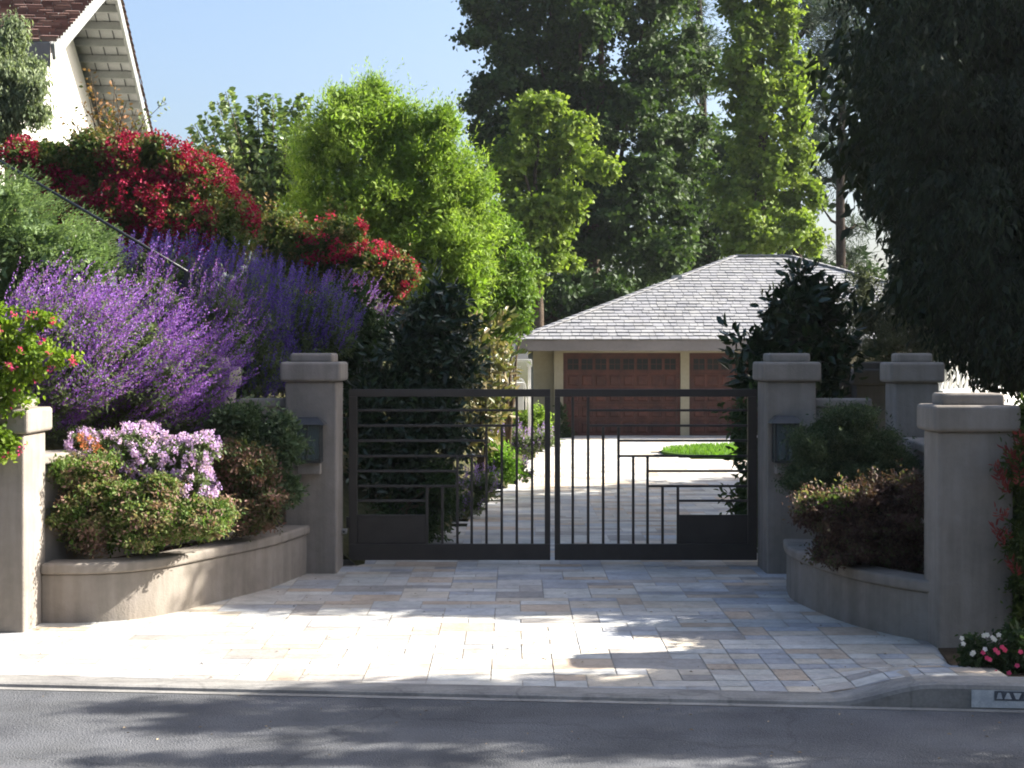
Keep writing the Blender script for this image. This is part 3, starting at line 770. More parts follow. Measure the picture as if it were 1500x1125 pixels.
shingles(m, A3, (0, -1, 0), Vector((1, 0, pz)).normalized(), 0, HS, hipL=lambda v: v / S, hipR=lambda v: 2 * DW + .06 - v / S)
m.build("roof_shakes", M["slate"], roof)
m = MB()
def ridge(p, q, n):
    for i in range(n):
        a, b = p.lerp(q, i / n), p.lerp(q, (i + 1.12) / n if i < n - 1 else 1)
        m.bar(a + Vector((0, 0, .05)), b + Vector((0, 0, .03)), .20, .03, a=random.random())
ridge(A0, R0, 34); ridge(A1, R1, 34); ridge(A3, R0, 20); ridge(A2, R1, 20); ridge(R0, R1, 5)
m.build("ridge_cap", M["slate"], roof)
m = MB(); c = A0.lerp(R0, .70); m.box(c.x - .14, c.x + .14, c.y - .1, c.y + .15, c.z - .1, c.z + .1); m.build("roof_vent", M["fascia"], roof)

def garage_door(x0, x1, label):
    d = thing("garage_door", None, None, (x0, FY, 0)); d.parent = gar; d.location = Vector((x0, FY, 0)) - gar.location; d["label"] = label
    y = FY + .10; H = 2.157; nc = 8; nr = 5
    b = MB(); b.box(x0, x1, y, y + .04, 0, H); b.build("door_slab", M["door"], d)
    b = MB(); cw = (x1 - x0 - .16) / nc; rh = (H - .10) / nr; f = .045
    b.box(x0, x0 + .08, y - .028, y - .001, 0, H, .1); b.box(x1 - .08, x1, y - .028, y - .001, 0, H, .3)
    b.box(x0 + .081, x1 - .081, y - .028, y - .001, H - .10, H, .6)
    wins = []
    for r in range(nr):
        za, zb = r * rh, (r + 1) * rh
        b.box(x0 + .081, x1 - .081, y - .024, y - .001, za + .006, za + f, random.random())
        b.box(x0 + .081, x1 - .081, y - .024, y - .001, zb - f, zb - .006, random.random())
        for c_ in range(nc + 1):
            xa = x0 + .08 + c_ * cw
            b.box(max(x0 + .081, xa - f / 2), min(x1 - .081, xa + f / 2), y - .023, y - .001, za + f + .001, zb - f - .001, random.random())
        for c_ in range(nc):
            xa, xb = x0 + .08 + c_ * cw + f / 2 + .03, x0 + .08 + (c_ + 1) * cw - f / 2 - .03
            if r == nr - 1:
                wins.append((xa - .012, xb + .012, za + f + .035, zb - f - .01))
            else:
                zc, zd = za + f + .03, zb - f - .03; i = .03
                b.hexa([(xa, y - .002, zc), (xb, y - .002, zc), (xb, y - .002, zd), (xa, y - .002, zd)][::-1],
                       [(xa + i, y - .02, zc + i), (xb - i, y - .02, zc + i), (xb - i, y - .02, zd - i), (xa + i, y - .02, zd - i)][::-1], random.random())
    b.build("door_panels", M["door"], d)
    for (xa, xb, za, zb) in wins:
        b = MB(); b.box(xa, xb, y - .008, y - .001, za, zb); b.build("window_pane", M["pane"], d)
    b = MB()
    for (xa, xb, za, zb) in wins:
        xm, zm = (xa + xb) / 2, (za + zb) / 2
        b.box(xm - .008, xm + .008, y - .018, y - .009, za, zb); b.box(xa, xb, y - .017, y - .0095, zm - .008, zm + .008)
    b.build("muntins", M["door"], d)
garage_door(1.337, 4.40, "reddish timber garage door fully in view")
garage_door(4.63, 7.70, "reddish timber garage door partly behind the magnolia")

# ------------------------------------------------------------------ house on the bank
hs = thing("house", "white rendered house with brown shake roof high on the bank", "house", (-9.5, 27, 3))
gA, gB = Vector((-6.75, 22.0, 6.70)), Vector((-7.94, 33.1, 6.70))
gd = (gB - gA).normalized(); gl = (gB - gA).length; outn = Vector((gd.y, -gd.x, 0)).normalized()   # outn points right (+x)
pitch = .43; gm = (gA + gB) / 2 + Vector((0, 0, gl / 2 * pitch))
inn = -outn; LEN = 10.0
ov = .95
m = MB()      # walls: gable set back from the verge, front and back walls set in from the eaves
wa, wb = gA + inn * ov + gd * .9, gB + inn * ov - gd * .9
zt = gA.z + .9 * pitch - .28
base = 1.0
top = (wa + wb) / 2; topz = gm.z - .28
def pt(v, z): return (v.x, v.y, z)
prof = [pt(wa, base), pt(wb, base), pt(wb, zt), pt(top, topz), pt(wa, zt)]
back = [(p[0] + inn.x * LEN, p[1] + inn.y * LEN, p[2]) for p in prof]
m.hexa(back, prof)
m.build("wall", M["housewall"], hs)
# roof slabs
def slab(m, p, q, r_, s_, t):
    n = (q - p).cross(s_ - p).normalized()
    if n.z < 0: n = -n
    m.hexa([p - n * t, q - n * t, r_ - n * t, s_ - n * t], [p, q, r_, s_])
m = MB()
gAl, gBl, gml = gA + inn * (LEN + .5), gB + inn * (LEN + .5), gm + inn * (LEN + .5)
# boards: courses of soffit boards along the slope
for (lo, lol) in ((gA, gAl), (gB, gBl)):
    slab(m, lo + Vector((0, 0, .0)), lol, gml, gm, .06)
rf = m.build("roof", M["boards"], hs)
m = MB()
upA = (gm - gA).normalized(); upB = (gm - gB).normalized(); hs_len = (gm - gA).length
shingles(m, gAl + Vector((0, 0, .01)), outn, upA, 0, hs_len, row=.22, tile=(.12, .3), th=.03, hipL=lambda v: 0, hipR=lambda v: LEN + .60)
shingles(m, gB + Vector((0, 0, .01)) + outn * .10, -outn, upB, 0, hs_len, row=.22, tile=(.12, .3), th=.03, hipL=lambda v: 0, hipR=lambda v: LEN + .5)
m.build("roof_shakes", M["brownshake"], rf)
for lo, lol, sg in ((gA, gAl, -1), (gB, gBl, 1)):
    m = MB(); m.bar(lo + Vector((0, 0, -.14)) + outn * .03, gm + Vector((0, 0, -.14)) + outn * .03, .05, .24); m.build("barge_board", M["fascia"], hs)
    m = MB(); m.bar(lo + Vector((0, 0, -.19)) + gd * (.03 * sg), lol + Vector((0, 0, -.19)) + gd * (.03 * sg), .05, .34); m.build("eave_fascia", M["eave"], hs)
for k in range(11):   # outlookers under the verge
    for lo in (gA, gB):
        t = (k + .5) / 11
        p = lo.lerp(gm, t) + Vector((0, 0, -.14))
        m = MB(); m.bar(p, p + inn * (ov + .05), .10, .14); m.build("outlooker", M["fascia"], hs)
m = MB()      # board joints under the verge overhang
for lo in (gB, gA):
    for k in range(3):
        o_ = inn * (.22 + .25 * k)
        m.bar(lo + o_ + Vector((0, 0, -.075)), gm + o_ + Vector((0, 0, -.075)), .018, .012)
m.build("board_joint", M["under"], hs)

# ------------------------------------------------------------------ handrail
hr = thing("handrail", "thin black iron handrail descending the bank beside the juniper", "handrail", tuple(at(276, 430, 14.8)))
pts = [at(-60, 200, 16.4), at(0, 236, 16.0), at(140, 318, 15.4), at(274, 398, 14.8)]
m = MB(); m.tube(pts, .016, 8); m.build("rail", M["iron"], hr, smooth=True)
for (px, py, y) in ((275, 399, 14.8), (-40, 212, 16.3)):
    p = at(px, py, y); m = MB(); m.box(p[0] - .03, p[0] + .03, y - .03, y + .03, p[2] - 1.05, p[2]); m.build("post", M["iron"], hr)

# ------------------------------------------------------------------ white trellis by the garage, white wall at right
tr = thing("garden_trellis", "small white garden trellis frame by the garage corner", "trellis", tuple(at(760, 640, 29.5)))
y = 29.5; s = y / F
def tb(nm, pa, pb, qa, qb, th=.04):
    a = at(pa, qa, y); b = at(pb, qb, y); m = MB(); m.box(a[0], b[0], y - th, y + th, b[2], a[2]); return m.build(nm, M["white"], tr, bevel=.004)
tb("post", 744, 748, 526, 640); tb("post", 773.5, 777.5, 526, 640, .05)
tb("post_cap", 743, 748.5, 522, 526); tb("post_cap", 772.5, 779, 527, 537, .07)
tb("top_rail", 748.1, 772.4, 526.5, 528.5, .03)
tb("bench_seat", 748.1, 768, 560, 563, .25)
tb("planter_panel", 748.1, 767, 563.1, 600, .2)
m = MB()
for i in range(6):
    p = 749 + i * 2.4; m.bar(at(p, 537, y), at(p, 560, y), .012, .012)
for i in range(4):
    q = 537 + i * 7; m.bar(at(748, q, y), at(762, q, y), .012, .012, up=(0, 1, 0))
m.build("lattice", M["white"], tr)
m = MB(); m.tube([at(761, 554, y), at(765, 556, y), at(769, 563, y), at(771, 575, y), at(771, 600, y)], .02, 8); m.build("curved_arm", M["white"], tr, smooth=True)

ww = thing("white_garden_wall", "bright white balustraded garden wall behind the right piers", "wall", (8.1, 28.6, 0))
p0, p1 = Vector((8.1, 28.6, 0)), Vector((13.0, 36.5, 0)); dd = (p1 - p0).normalized(); LN = (p1 - p0).length
m = MB(); m.bar(p0 + Vector((0, 0, .72)), p1 + Vector((0, 0, .72)), .22, 1.44); m.build("plinth", M["white"], ww, bevel=.01)
m = MB(); m.bar(p0 + Vector((0, 0, 2.0)), p1 + Vector((0, 0, 2.0)), .24, .1); m.build("top_rail", M["white"], ww, bevel=.01)
for i in range(26):
    p = p0 + dd * (LN * (i + .5) / 26); m = MB()
    m.tube([p + Vector((0, 0, z)) for z in (1.44, 1.50, 1.58, 1.68, 1.80, 1.90, 1.95)], [.05, .04, .06, .075, .04, .035, .05], 10)
    m.build("baluster", M["white"], ww, smooth=True)

# ------------------------------------------------------------------ kerb number patch
y_ = lambda x: kerb_y(x) + .0065
g = thing("kerb_number", "worn white painted house number patch on the right-hand kerb face", "kerb number", (2.85, kerb_y(2.85), .03))
m = MB(); xa, xb = 2.80, 3.35
m.quad([(xa, y_(xa), -.015), (xb, y_(xb), -.015), (xb, y_(xb), .092), (xa, y_(xa), .092)]); m.build("paint_patch", M["kerbpaint"], g)
def stroke(x0, x1, z0, z1):
    mm = MB(); mm.quad([(x0, y_(x0) - .002, z0), (x1, y_(x1) - .002, z0), (x1, y_(x1) - .002, z1), (x0, y_(x0) - .002, z1)]); return mm
band = stroke(2.935, 3.34, .030, .088); band.build("dark_band", M["ink"], g)
for k, (ox, w0, w1) in enumerate([(2.965, .018, .008), (3.015, .022, .006), (3.07, .008, .024), (3.125, .016, .012), (3.18, .02, .008)]):
    mm = MB(); dy = -.0035
    zz = (.040, .078)
    mm.quad([(ox - w0, y_(ox) + dy + w0 * .098, zz[0]), (ox + w0, y_(ox) + dy - w0 * .098, zz[0]), (ox + w1, y_(ox) + dy - w1 * .098, zz[1]), (ox - w1, y_(ox) + dy + w1 * .098, zz[1])])
    mm.build("number_mark", M["kerbpaint"], g)

# ------------------------------------------------------------------ TREES
def trunk_at(px, y, z=None): p = at(px, 0, y); return (p[0], y, bank_h(p[0], y) if z is None and p[0] < edge_left(y) and y < 60 else (0 if z is None else z))

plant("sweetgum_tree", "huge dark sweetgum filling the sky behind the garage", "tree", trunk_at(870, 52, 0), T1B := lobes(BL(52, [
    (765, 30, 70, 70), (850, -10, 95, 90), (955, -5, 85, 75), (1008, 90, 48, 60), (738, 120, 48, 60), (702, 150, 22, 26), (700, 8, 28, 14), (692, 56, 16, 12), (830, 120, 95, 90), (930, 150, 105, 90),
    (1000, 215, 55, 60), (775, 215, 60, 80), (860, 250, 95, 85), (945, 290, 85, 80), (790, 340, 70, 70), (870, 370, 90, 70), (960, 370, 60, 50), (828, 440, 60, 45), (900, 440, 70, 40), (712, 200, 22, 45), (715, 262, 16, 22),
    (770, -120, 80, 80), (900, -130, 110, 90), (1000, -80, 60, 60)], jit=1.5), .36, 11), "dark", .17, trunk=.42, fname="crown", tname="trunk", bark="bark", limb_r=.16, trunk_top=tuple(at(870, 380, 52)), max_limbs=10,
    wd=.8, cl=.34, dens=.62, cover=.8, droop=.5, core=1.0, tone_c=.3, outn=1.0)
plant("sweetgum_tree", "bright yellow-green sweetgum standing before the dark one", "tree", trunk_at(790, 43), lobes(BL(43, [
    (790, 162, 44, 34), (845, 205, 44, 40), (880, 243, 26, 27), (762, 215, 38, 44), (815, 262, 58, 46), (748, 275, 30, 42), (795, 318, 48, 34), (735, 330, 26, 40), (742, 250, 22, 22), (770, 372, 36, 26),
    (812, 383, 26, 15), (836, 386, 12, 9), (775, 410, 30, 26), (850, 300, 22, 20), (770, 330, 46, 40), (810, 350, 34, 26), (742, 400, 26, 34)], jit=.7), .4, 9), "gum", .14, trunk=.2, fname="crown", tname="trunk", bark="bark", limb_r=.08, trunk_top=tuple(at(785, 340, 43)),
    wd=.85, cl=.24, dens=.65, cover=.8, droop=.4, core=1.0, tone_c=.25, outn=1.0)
plant("sweetgum_tree", "tall narrow light green sweetgum beside the pines", "tree", trunk_at(1115, 49, 0), lobes(BL(49, [
    (1080, -20, 34, 50), (1118, 0, 44, 60), (1100, 60, 52, 50), (1148, 75, 28, 50), (1085, 120, 40, 50), (1130, 145, 50, 55), (1160, 185, 26, 40), (1095, 200, 46, 45), (1125, 250, 52, 50), (1078, 265, 34, 40),
    (1158, 290, 48, 38), (1100, 315, 56, 36), (1165, 240, 34, 40), (1168, 120, 24, 50), (1175, 325, 28, 18), (1192, 352, 20, 18), (1135, 345, 46, 28), (1085, 365, 40, 24)], jit=.8), .38, 9), "gum", .16, trunk=.22, fname="crown", tname="trunk", bark="bark", limb_r=.08, trunk_top=tuple(at(1115, 250, 49)),
    wd=.85, cl=.28, dens=.65, cover=.8, droop=.4, core=1.0, tone_c=.25, outn=1.0)
plant("evergreen_tree", "dark evergreen tree behind the garage ridge", "tree", trunk_at(1040, 60, 0), BL(60, [
    (1000, 300, 60, 80), (1050, 340, 60, 55), (1115, 360, 50, 35), (1165, 372, 42, 26), (1010, 390, 70, 34), (1060, 230, 36, 50), (1210, 395, 36, 16), (1270, 402, 36, 14), (985, 190, 40, 60), (960, 90, 40, 60), (1030, 300, 30, 50)], jit=1.2), "vdark", .26, trunk=.3, fname="crown", tname="trunk", bark="bark", limb_r=.12,
    trunk_top=tuple(at(1040, 400, 60)), wd=.6, cl=.5, dens=.6, cover=.9, core=.8)
plant("evergreen_tree", "dark evergreen mass between the bright tree and the garage roof", "tree", trunk_at(800, 46), BL(46, [
    (800, 440, 46, 40), (840, 420, 44, 44), (880, 440, 60, 30), (780, 480, 26, 22), (760, 440, 26, 30)], jit=1.0), "vdark", .2, trunk=.16, fname="crown", tname="trunk", bark="bark", limb_r=.08,
    trunk_top=tuple(at(815, 460, 46)), wd=.6, cl=.38, dens=.7, cover=.9, core=1)

def pine(label, trunk_pts, y, tufts, r0, base_px):
    b = at(base_px, 0, y); g = thing("pine_tree", label, "tree", (b[0], y, 0), "pines beyond the garage")
    m = MB(); P = [(b[0], y, -.1)] + [tuple(at(px, py, y)) for px, py in trunk_pts]
    m.tube(P, [r0 * (1 - .5 * i / len(P)) for i in range(len(P))], 10)
    lv = Leaves()
    for (px, py, rx, ry) in tufts:
        c, R = blob(px, py, rx, ry, y + random.uniform(-1, 1))
        tp = min(trunk_pts, key=lambda t: abs(t[1] - py - 25)); a = Vector(at(tp[0], tp[1], y)); cc = Vector(c)
        m.tube([a, a.lerp(cc, .5) + Vector((0, 0, -.15)), cc], [.07, .05, .02], 6)
        foliage(lv, [(c, R)], .32, wd=.10, cl=.34, dens=1.0, cover=1.1, radial=1.8, droop=-.2, core=.5, flat=.7)
        for _ in range(4):
            e = c + rnd(1)[0] * R * .8; m.tube([cc, cc.lerp(Vector(e), .6), e], [.025, .018, .008], 5)
    m.build("trunk", M["pinebark"], g, smooth=True); lv.build("crown", LF["pine"], g)
    return g
pine("pine with its bare trunk clear against the sky", [(1232, 400), (1231, 330), (1231, 250), (1233, 170), (1236, 60), (1238, -60)], 56,
     [(1225, 90, 26, 24), (1250, 140, 24, 22), (1205, 150, 22, 18), (1245, 215, 24, 16), (1198, 215, 22, 14), (1250, 262, 18, 14), (1208, 262, 22, 13), (1255, 330, 18, 12), (1248, 372, 26, 14), (1225, 20, 34, 30), (1260, 60, 24, 26), (1205, 305, 14, 10)], .20, 1232)
pine("thinner pine behind the narrow sweetgum", [(1168, 380), (1166, 260), (1165, 150), (1165, 60), (1164, -60)], 58,
     [(1188, 30, 26, 34), (1205, 80, 24, 26), (1183, 110, 18, 26), (1195, 180, 22, 18), (1180, 235, 18, 12), (1148, 20, 20, 24), (1205, -10, 24, 24)], .2, 1168)
pine("pine tufts showing between the sweetgum crowns", [(1035, 420), (1034, 300), (1030, 160), (1024, 20), (1020, -60)], 62,
     [(1022, 12, 22, 18), (1030, 70, 18, 30), (1012, 130, 20, 20), (1030, 195, 20, 16), (1018, 262, 20, 14), (1045, 320, 18, 14), (1028, 360, 24, 16)], .2, 1035)

# feathery bright tree on the bank
T5 = BL(26, [(545, 168, 42, 34), (500, 190, 46, 40), (595, 185, 40, 30), (470, 225, 40, 42), (640, 225, 44, 40), (560, 230, 60, 46), (678, 275, 38, 46), (620, 290, 56, 46), (540, 290, 56, 40), (475, 280, 42, 34), (700, 340, 30, 46),
    (650, 350, 50, 50), (585, 350, 50, 36), (690, 410, 32, 44), (640, 410, 36, 34), (545, 140, 16, 16), (650, 178, 16, 16), (505, 150, 18, 16), (455, 320, 40, 30), (520, 345, 50, 30), (600, 400, 50, 30)], jit=.3)
T5L = lobes(T5, .30, 15, .78, .1)
g = thing("pepper_tree", "feathery bright yellow-green tree rounded above the red blossom", "tree", trunk_at(590, 26.5))
lv = Leaves()
foliage(lv, T5L, .085, wd=.26, cl=.15, dens=.8, cover=.7, droop=-.5, radial=.7, core=0, rmin=.85, rmax=1.1, flat=.9, tone_c=.3, outn=1.0)
foliage(lv, [(c, R * .86) for c, R in T5], .13, wd=.45, cl=.25, dens=1.0, cover=1.0, core=1.6)
P, U = surf_points(T5L, 9, .9, 1.1)
wands(lv, P, U * .9 + np.array([0.15, 0, .8]), RNG.uniform(.2, .62, len(P)), 20, .07, .22, r=.035, tone=.75)
lv.build("crown", LF["feather"], g)
m = MB(); b = Vector(g.location); tt = Vector(at(590, 400, 26.5)); m.tube([b, b.lerp(tt, .5) + Vector((.1, 0, 0)), tt], [.16, .13, .1], 10)
branches(m, tt, T5[:10], .06); m.build("trunk", M["bark"], g, smooth=True)

plant("cypress_hedge", "dark hedge closing the view beneath the feathery tree", "hedge", trunk_at(520, 31), BL(31, [(330, 330, 60, 40), (420, 330, 60, 44), (510, 350, 70, 44), (600, 380, 70, 50), (680, 400, 50, 60), (560, 430, 90, 50), (450, 400, 80, 50), (700, 470, 40, 40)], jit=.3),
      "vdark", .12, wd=.5, cl=.25, dens=.9, cover=.9, core=1.2)
# loose tree with upright wands
g = thing("magnolia_tree", "loose tree of upright leafy wands against the sky", "tree", trunk_at(380, 29))
lv = Leaves(); m = MB(); b = Vector(g.location); root = Vector(at(385, 330, 29)); m.tube([b, root], [.14, .1], 8)
for (px, py, qx, qy) in [(281, 205, 350, 300), (285, 182, 345, 285), (300, 170, 355, 280), (318, 148, 362, 270), (330, 134, 368, 260), (352, 165, 375, 265), (375, 140, 385, 260), (400, 138, 400, 255), (408, 160, 405, 270), (430, 150, 415, 260), (447, 142, 425, 255),
                         (455, 175, 430, 280), (300, 225, 350, 310), (312, 250, 350, 320), (340, 190, 370, 290), (362, 200, 385, 300), (385, 190, 392, 290), (335, 215, 360, 300), (420, 200, 412, 300), (440, 220, 425, 300)]:
    dy = random.uniform(-.7, .7); q = at(qx, qy, 29 + dy * .3); p = at(px, py, 29 + dy)
    m.tube([root, Vector(q), Vector(p)], [.05, .022, .006], 6)
    wands(lv, np.array([q]), np.array([p - q]), np.linalg.norm(p - q), 210, .13, .68, r=.16, curve=(0, 0, 0), tone=.65, spreadtone=.35, along=.15, taper=.6)
foliage(lv, BL(29, [(350, 290, 46, 30), (400, 275, 46, 34), (440, 260, 30, 40), (380, 240, 40, 30), (330, 305, 30, 18)], jit=.3), .14, wd=.6, cl=.22, dens=.9, cover=.8, droop=.8, tone_c=.3)
lv.build("crown", LF["pear"], g, hexl=True); m.build("trunk", M["bark"], g, smooth=True)

# light green shrubs and hanging foliage right of the feathery tree
plant("privet_shrub", "loose fresh green shrub climbing beside the garage eave", "shrub", trunk_at(745, 27), BL(27, [
    (740, 350, 26, 34), (752, 400, 34, 40), (765, 445, 28, 34), (735, 440, 28, 40), (737, 490, 20, 30), (720, 480, 22, 40), (762, 482, 12, 16)], jit=.3), "privet", .085, limb_r=.03,
    wd=.45, cl=.17, dens=.85, cover=.75, droop=.3, tone_c=.3)
plant("weeping_tree", "grey-green weeping tree before the white house", "tree", trunk_at(15, 20.5), lobes(BL(20.5, [
    (14, 60, 20, 22), (20, 95, 26, 28), (8, 120, 30, 34), (38, 115, 20, 26), (30, 160, 26, 34), (52, 128, 10, 16), (5, 180, 30, 30), (-30, 90, 50, 60), (-30, 160, 50, 50), (22, 44, 8, 14), (50, 100, 8, 12), (60, 165, 8, 12)], jit=.2), .4, 7), "weeping", .075, trunk=.1, fname="crown", tname="trunk", bark="bark", limb_r=.03,
    trunk_top=tuple(at(10, 190, 20.5)), wd=.3, cl=.14, dens=1.0, cover=.8, droop=1.4, flat=1.1, tone_c=.3)

# big shading tree at right (trunk outside the frame)
R7 = BL(16.2, [(1365, 60, 82, 80, .4), (1335, 150, 40, 60, 0), (1440, 40, 110, 90, .4), (1380, 190, 74, 80, .2), (1345, 270, 46, 60, .2), (1460, 190, 120, 90, .2), (1372, 320, 54, 66, .2), (1355, 400, 28, 40, .2), (1430, 330, 100, 90, -.1),
    (1385, 420, 50, 46, 0), (1460, 430, 80, 60, -.2), (1440, 495, 50, 34, -.2), (1500, 490, 60, 60, -.2), (1500, 535, 50, 22, -.2), (1296, 40, 20, 60, .3), (1296, 130, 12, 30, .2), (1330, -60, 110, 60, .4), (1480, -80, 120, 80, .4)], rd=1.35)
R7 += [(np.array([7.2, 17.2, 4.6]), np.array([2.2, 2.4, 2.2])), (np.array([9.4, 17.6, 5.6]), np.array([2.4, 2.8, 2.8])), (np.array([7.6, 18.4, 7.4]), np.array([2.6, 2.2, 1.8])), (np.array([6.6, 18.8, 6.6]), np.array([1.4, 1.8, 1.6])),
       (np.array([6.4, 20.6, 5.6]), np.array([2.0, 1.7, 2.0])), (np.array([9.0, 21.4, 6.0]), np.array([2.4, 1.8, 2.4]))]
def shad(gx_, gy_, gz_, t, rx, ry, rz):          # crown blob standing t metres (level) sunward of a spot it shades
    k = math.tan(math.radians(33)); a = math.radians(76)
    return (np.array([gx_ + t * math.sin(a), gy_ + t * math.cos(a), gz_ + t * k]), np.array([rx, ry, rz]))
R7 += [shad(1.5, 13.6, 0, 6.2, 1.4, 1.1, 1.3), shad(-.6, 13.9, 0, 8.6, 1.5, 1.2, 1.3), shad(-1.6, 14.4, .8, 9.8, 1.4, 1.1, 1.3), shad(2.5, 12.9, 0, 4.6, .9, .8, 1.0), shad(.6, 12.9, .0, 7.6, 1.2, .55, .8),
       shad(-2.2, 14.6, 1.8, 10.1, 1.5, 1.1, 1.3), shad(-2.3, 17.2, 2.1, 10.9, 1.8, 1.4, 1.3), shad(-3.4, 16.8, 2.5, 11.3, 1.8, 1.2, 1.0), shad(-3.2, 18.6, 3.0, 11.6, 1.5, 1.0, .9), shad(-1.2, 17.2, 2.0, 9.8, 1.8, 1.5, 1.5), shad(1.0, 17.5, 0, 7.5, 1.6, 1.6, 1.3), shad(-1.6, 15.9, 2.0, 9.5, 1.6, 1.3, 1.3)]
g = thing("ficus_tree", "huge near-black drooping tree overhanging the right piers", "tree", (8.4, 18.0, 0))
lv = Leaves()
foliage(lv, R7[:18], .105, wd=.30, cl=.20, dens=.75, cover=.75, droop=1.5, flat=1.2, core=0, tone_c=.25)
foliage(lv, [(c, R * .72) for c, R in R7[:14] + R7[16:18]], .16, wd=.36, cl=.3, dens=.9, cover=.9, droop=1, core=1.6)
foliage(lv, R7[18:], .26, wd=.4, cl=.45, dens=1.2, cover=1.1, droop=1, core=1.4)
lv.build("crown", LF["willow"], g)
m = MB(); m.tube([(8.4, 18, -.1), (8.35, 18, 1.2), (8.2, 17.8, 2.6), (8.0, 17.7, 4.0)], [.42, .34, .30, .24], 12); branches(m, (8.1, 17.8, 3.2), R7[3:20:2], .12); m.build("trunk", M["bark"], g, smooth=True)

# trees outside the frame on the right, whose shade falls on the drive and road
SB = [shad(x, y, 0, t, rx, ry, rz) for (x, y, t, rx, ry, rz) in [
    (2.7, 10.2, 3.6, .8, .45, .5), (1.9, 10.1, 4.6, .8, .35, .5),
    (2.3, 9.75, 4.6, .8, .50, .6), (1.2, 9.65, 6.0, .9, .42, .6), (.2, 9.55, 7.0, .9, .34, .5), (-.8, 9.5, 7.8, .8, .22, .4), (2.6, 9.0, 4.6, .9, .4, .6), (1.6, 8.8, 5.8, 1.0, .35, .6), (.4, 8.85, 7.0, 1.0, .22, .5), (-1.0, 8.9, 8.0, 1.0, .13, .35),
    (2.4, 8.3, 5.0, .9, .32, .6), (1.2, 8.35, 6.4, 1.0, .22, .5), (-.2, 8.55, 7.6, .8, .10, .4), (-1.6, 8.75, 8.6, .7, .05, .2), (2.2, 7.75, 5.4, 1.0, .12, .5), (-1.2, 7.95, 8.2, 1.2, .06, .2), (-1.9, 9.2, 9.0, .6, .05, .2)]]
plant("street_tree", "open street tree right of the frame shading the road", "tree", (7.3, 9.9, 0), SB,
    "vdark", .12, trunk=.14, fname="crown", tname="trunk", bark="bark", limb_r=.05, trunk_top=(7.2, 9.9, 2.6), wd=.4, cl=.2, dens=1.0, cover=.9, droop=.8, max_limbs=12)
g = thing("clipped_hedge", "square clipped hedge right of the frame behind the near pier", "hedge", (5.1, 12.6, 0))  # unseen hedge, added so the drive's shade ends in a straight edge
lv = Leaves(); m_ = 9000; P = np.stack([RNG.uniform(4.72, 5.6, m_), RNG.uniform(11.7, 13.5, m_), RNG.uniform(0, 2.42, m_)], 1); P[:, 0] += (P[:, 1] - 11.7) * .06
lv.add(P, rnd(m_), rnd(m_), .13, .5, RNG.uniform(0, 1, m_)); lv.build("foliage", LF["vdark"], g)
m = MB()
for k in range(5): m.tube([(5.2, 11.9 + k * .35, 0), (5.2, 11.9 + k * .35, 1.9)], [.03, .012], 6)
m.build("stems", M["twig"], g)
# unseen trees added behind the viewer and at left to cut sky fill light
for k, (x, y, r, h) in enumerate([(-11, -5, 3.6, 6), (-5, -7, 3.6, 7), (1, -6, 3.4, 6.5), (7, -7.5, 3.6, 7.5), (13, -5, 3.4, 6), (-16, 1, 3.4, 6), (-15, 8, 3.0, 4.5)]):
    nm = ["broad dark tree across the street, far left of its row", "tall dark tree across the street, second of its row", "round dark tree across the street, straight behind the viewer", "tallest dark tree across the street, right of the viewer", "rightmost dark tree across the street", "dark tree left of the road beyond the frame", "dark tree beside the bank beyond the left frame edge"][k]
    plant("street_tree", nm, "tree", (x, y, 0), [(np.array([x + random.uniform(-1, 1) * r * .4, y + random.uniform(-1, 1) * r * .4, h * q]), np.array([r * w_, r * w_, h * .34])) for q, w_ in ((.3, .9), (.62, 1.0), (.95, .85), (1.25, .6))],
        "vdark", .5, "trees across the street", trunk=.3, fname="crown", tname="trunk", bark="bark", limb_r=.1, trunk_top=(x, y, h * .4), wd=.5, cl=.8, dens=.9, cover=1.0)
plant("garden_tree", "round dark garden tree right of the frame beyond the wall", "tree", (11, 24.5, 0), [(np.array(c), np.array(r)) for c, r in [
    ((10.6, 22.6, 4.0), (2.0, 1.6, 1.8)), ((11, 24.6, 5.2), (2.3, 1.7, 2.0)), ((10.2, 26.2, 3.6), (1.8, .9, 1.6)), ((12.6, 24, 6.4), (2, 2.2, 1.8))]],
    "vdark", .3, trunk=.25, fname="crown", tname="trunk", bark="bark", limb_r=.1, trunk_top=(11, 24.5, 3.0), wd=.5, cl=.5, dens=.8, cover=.9)

# ------------------------------------------------------------------ SHRUBS behind the gate
def bigleaf(name, label, y, rows, mat, leaf, base_px, group=None, **k):
    kk = dict(wd=.42, cl=.16, dens=.9, cover=.75, droop=-.2, radial=.8, tone_c=.3, hexl=True, limb_r=.022, sprays=(5, .32, 10)); kk.update(k)
    return plant(name, label, "shrub", trunk_at(base_px, y), BL(y, rows, jit=.12), mat, leaf, group, **kk)
bigleaf("magnolia_shrub", "near-black glossy magnolia rising behind the right gate pier", 17.4, [
    (1183, 425, 22, 26), (1190, 470, 40, 40), (1222, 450, 18, 26), (1150, 470, 24, 30), (1120, 510, 34, 28), (1165, 530, 50, 44), (1215, 520, 34, 44), (1092, 512, 20, 14), (1215, 580, 34, 40), (1160, 585, 50, 40), (1100, 560, 22, 36), (1135, 440, 10, 10), (1222, 425, 8, 10), (1170, 404, 8, 12)],
    "magnolia", .14, 1165, core=1.2)
bigleaf("magnolia_shrub", "dark leafy shrub just inside the right gate leaf", 16.3, [(1092, 610, 18, 30), (1098, 660, 16, 34), (1104, 710, 16, 34), (1090, 745, 20, 22), (1110, 780, 30, 24), (1130, 700, 30, 90)], "vdark", .09, 1105, droop=.4)
